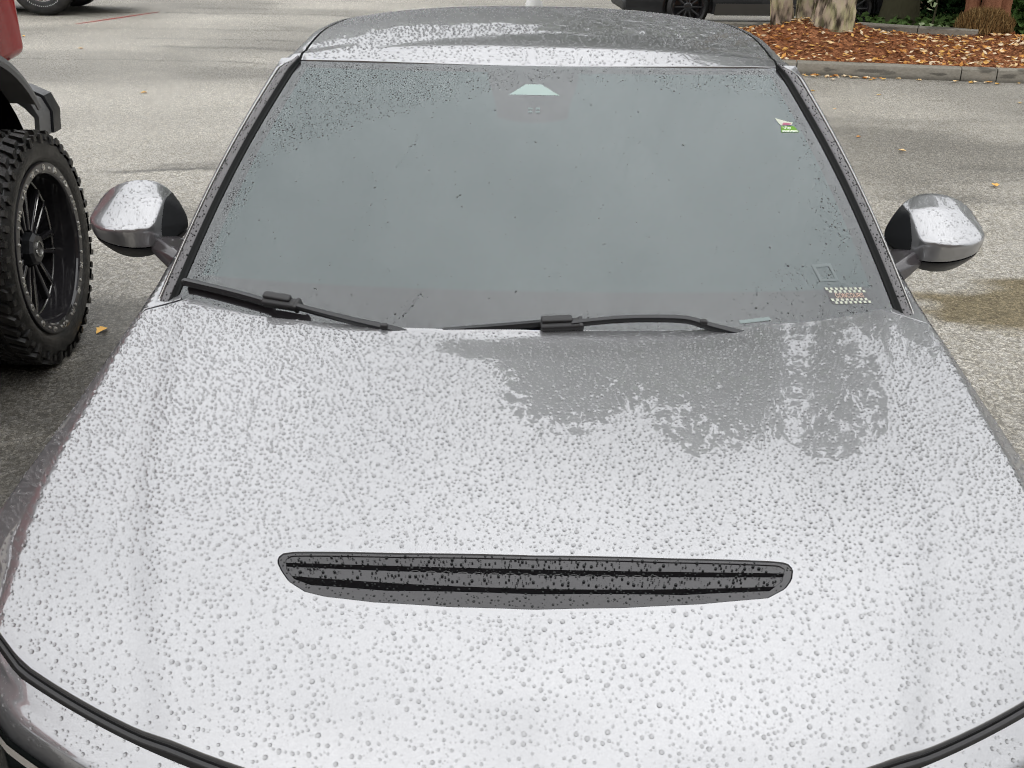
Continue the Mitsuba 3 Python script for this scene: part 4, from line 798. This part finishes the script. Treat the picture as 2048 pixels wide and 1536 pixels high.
for x in (-1.52, -.64): jput('headlight', moved(lathe([(0, .09), (.03, .085), (.04, .05), (.042, 0)], 24, 'z'), np.array([[1, 0, 0, x], [0, 0, -1, -3.635], [0, 1, 0, 1.24], [0, 0, 0, 1.]])), 'lens')
jput('mirror', rbox(.16, .10, .22, .03, (-.22, -1.9, 1.60)), 'satin_black')

# unseen brick block added behind the viewer so nose and beads mirror something dark
bd = thing('building', 'plain brown brick block added unseen behind the viewer for the nose of the silver car to mirror', 'building')
put(bd, 'wall', join(rbox(34, .4, 6.4, .03, (2, -7.2, 3.2))), 'brick', 40)
put(bd, 'roof_edge', rbox(34.4, .7, .35, .03, (2, -7.15, 6.55)), 'grey_plastic', 40)
for k in range(7):
    w = put(bd, 'window', rbox(2.2, .08, 2.3, .02, (-11.5+4.5*k, -6.985, 1.75)), 'dark_glass', 40); put(w, 'frame', join(*[rbox(2.4, .12, .08, .01, (-11.5+4.5*k, -6.98, z)) for z in (.58, 2.94)]), 'white', 40)

# distant woods that close the car park
n = 15000; g = np.random.default_rng(5); x = -75+150*g.random(n); th = g.random(n); y = 50+8*g.random(n)
top = 8+9*sstep(-4, 10, x)+7*meshkit.fbm(np.stack([x*.12, 0*x, 0*x], -1), 3, 8); u, v = rand_frames(n, g, .2)
single('distant_woods', cards(np.stack([x, y, .2+top*th**.8], -1), u, v, 1.0+.8*g.random(n), .8+.6*g.random(n)), 'far_leaf', 'distant woods closing the far side of the car park', 'woods', kind='stuff', smooth=False)

# ------------------------------------------------------------------ rain beads, small real drops of water
def thin(P, r, gap=1.02):
    from scipy.spatial import cKDTree
    o = np.argsort(-r); P, r = P[o], r[o]; keep = np.ones(len(P), bool); tr_ = cKDTree(P)
    for i in range(len(P)):
        if keep[i]:
            for j in tr_.query_ball_point(P[i], (r[i]*2)*gap):
                if j > i and keep[j] and np.linalg.norm(P[i]-P[j]) < gap*(r[i]+r[j]): keep[j] = False
    return keep, o
def radii(n, g, big, med, small, share=(.08, .42)):
    k = g.random(n); return np.where(k < share[0], g.uniform(*big, n), np.where(k < share[0]+share[1], g.uniform(*med, n), g.uniform(*small, n)))
def hn(f, x, y):
    e = 1e-3; n = np.stack([-(f(x+e, y)-f(x-e, y))/(2*e), -(f(x, y+e)-f(x, y-e))/(2*e), 1+0*x], -1); return n/np.linalg.norm(n, axis=1, keepdims=True)
def beads_on(parent, f, poly, n, sizes, m, seed, seg=10, rings=4, ratio=.62, dens=None, lift=0.):
    g = np.random.default_rng(seed); x0, y0, x1, y1 = poly.bounds; P = np.stack([g.uniform(x0, x1, n*3), g.uniform(y0, y1, n*3)], -1); P = P[contains_xy(poly, P[:, 0], P[:, 1])]
    if dens is not None: P = P[g.random(len(P)) < dens(P[:, 0], P[:, 1])]
    P = P[:n]; r = radii(len(P), g, *sizes); keep, o = thin(P, r, 1.28); P, r = P[o][keep], r[o][keep]
    z = f(P[:, 0], P[:, 1])+lift; pts = np.column_stack([P, z]); h = r*ratio*(.85+.3*g.random(len(r)))
    N = hn(f, P[:, 0], P[:, 1])
    if m == 'water': put(parent, 'wetted_paint', wet_discs(pts, N, r, seg), 'wet_paint', True, kind='stuff')
    return put(parent, 'raindrops', mound(pts, N, r, h, seg, rings, .07, seed), m, True, kind='stuff')
def beads_mesh(parent, mesh, n, sizes, m, seed, seg=7, rings=2, ratio=.78, up=.15):
    g = np.random.default_rng(seed); a = mesh.area_faces; k = g.choice(len(a), n, p=a/a.sum()); w = np.sqrt(g.random(n))[:, None]; t = g.random(n)[:, None]; tri = mesh.triangles[k]
    P = tri[:, 0]*(1-w)+tri[:, 1]*w*(1-t)+tri[:, 2]*w*t; N = mesh.face_normals[k]; N = N*np.where(N[:, 2] < -.05, -1, 1)[:, None]; s_ = N[:, 2] > up; P, N = P[s_], N[s_]
    r = radii(len(P), g, *sizes); keep, o = thin(P, r); P, N, r = P[o][keep], N[o][keep], r[o][keep]; h = r*ratio*(.85+.3*g.random(len(r)))
    if m == 'water': put(parent, 'wetted_paint', wet_discs(P, N, r, seg), 'wet_paint', True, kind='stuff')
    return put(parent, 'raindrops', mound(P, N, r, h, seg, rings, .07, seed), m, True, kind='stuff')
def load(key):
    v, f = meshkit.WRITTEN[scene[key]['filename']][:2]; return trimesh.Trimesh(v.astype(float), f, process=False)
bead_poly = hood_poly.buffer(-.0035).difference(vent_poly.buffer(.006))
beads_on(hood_k, Hh, bead_poly, 54000, ((.0026, .0037), (.0016, .0025), (.0006, .0012), (.05, .40)), 'water', 31, 9, 3, .95, lambda x, y: .46+.54*sstep(.40, .85, y))
beads_on(ven, lambda x, y: Hh(x, y)-.0013, vent_poly.buffer(-.0045), 1300, ((.0019, .0024), (.0012, .0018), (.0006, .0010), (.12, .4)), 'dark_bead', 32, 8, 3, .5)
roof_k = [k for k in scene if k.startswith(car+'__roof') and '__roof_' not in k][0]
beads_on(roof_k, roofz, roof_poly.buffer(-.004).intersection(box(-1, 1.8, 1, 3.1)), 17000, ((.0030, .0042), (.0020, .0030), (.0010, .0016), (.12, .65)), 'water', 33, 7, 2, .85)
for k in [k for k in list(scene) if k.startswith(car+'__')]:
    b = k[len(car)+2:]
    if b.startswith('bumper') and '__' not in b: beads_mesh(k, load(k), 14000, ((.0022, .0034), (.0013, .0021), (.0006, .0012), (.08, .45)), 'water', 41, 8, 3, .8, .35)
    if b.startswith('fender'): beads_mesh(k, load(k), 4200, ((.0022, .0030), (.0013, .0021), (.0007, .0012), (.08, .5)), 'water', 42+('_001' in k), 7, 2)
    if b.startswith('corner_panel'): beads_mesh(k, load(k), 500, ((.0026, .0034), (.0016, .0025), (.0008, .0015), (.1, .6)), 'water', 44+('_001' in k))
    if b.startswith('roof_rail'): beads_mesh(k, load(k), 2500, ((.0024, .0030), (.0014, .0022), (.0009, .0013), (.1, .5)), 'water', 46+('_001' in k), up=.3)
    if b.startswith('pillar') and not b.startswith('pillar_m'): beads_mesh(k, load(k), 420, ((.0022, .0028), (.0014, .0021), (.0008, .0012), (.1, .6)), 'dark_bead', 48+('_001' in k), up=.3)
    if b.startswith('door_frame'): beads_mesh(k, load(k), 500, ((.0020, .0026), (.0013, .0019), (.0008, .0012), (.1, .5)), 'water', 50+('_001' in k), up=.1)
    if '__cap' in b: 
        mm_ = load(k); kk = k.rsplit('__', 1)[0]; beads_mesh(kk, mm_, 1300, ((.0024, .0031), (.0016, .0023), (.0008, .0012), (.10, .5)), 'water', 52+('_001' in k), up=.3)
# windscreen: wiped clean in the middle, beaded along the edges and outside the wiper sweep
def glass_density(s, t):
    edge = PI([-1, -.95, -.8, -.6, -.4, -.2, 0, .15, .6, .85, .95, 1], [.30, .45, .62, .74, .825, .885, .925, .945, .90, .88, .86, .84])(s)
    top = sstep(-.05, .05, t-edge)*np.where(s < -.1, 1., .75)
    lst = sstep(-.90, -.955, s)*.75+sstep(.915, .965, s)*.65*(t > .1)
    rt = sstep(.78, .93, s-.10*(t-.3))*sstep(.75, .35, t)*.40*(t > .1)
    q = ((s-.74)/.24)**2+((t-.02)/.19)**2; pat = .42*(q < 1)*(.6+.8*meshkit.noise(np.stack([s*40, t*60, 0*s], -1), 3))
    low = .8*(s < -.42)*(s > -.97)*(t < .035)
    l1 = np.exp(-((s-(-.38-.24*(.79-t)/.70))/.006)**2)*.45*(t > .06)*(t < .8); l2 = np.exp(-((s-(-.33-.7*(.13-t)))/.016)**2)*.9*(t > .02)*(t < .16)
    return np.clip(np.maximum.reduce([top, lst, rt, pat, low, l1, l2])*(.35+.9*meshkit.noise(np.stack([s*26+9, t*22, 0*s], -1), 6))+.016, 0, 1)
g = np.random.default_rng(61); n = 32000; s_, t_ = g.uniform(-.985, .985, n), g.uniform(.0, .985, n); k = g.random(n) < glass_density(s_, t_); s_, t_ = s_[k], t_[k]
r = radii(len(s_), g, (.0021, .0030), (.0012, .0020), (.0006, .0011), (.07, .45)); P = wS(s_, t_); keep, o = thin(P, r, 1.1); s_, t_, r = s_[o][keep], t_[o][keep], r[o][keep]
put(wind, 'raindrops', mound(wS(s_, t_), wN(s_, t_), r, r*.5, 8, 3, .15, 9), 'dark_bead', True, kind='stuff')
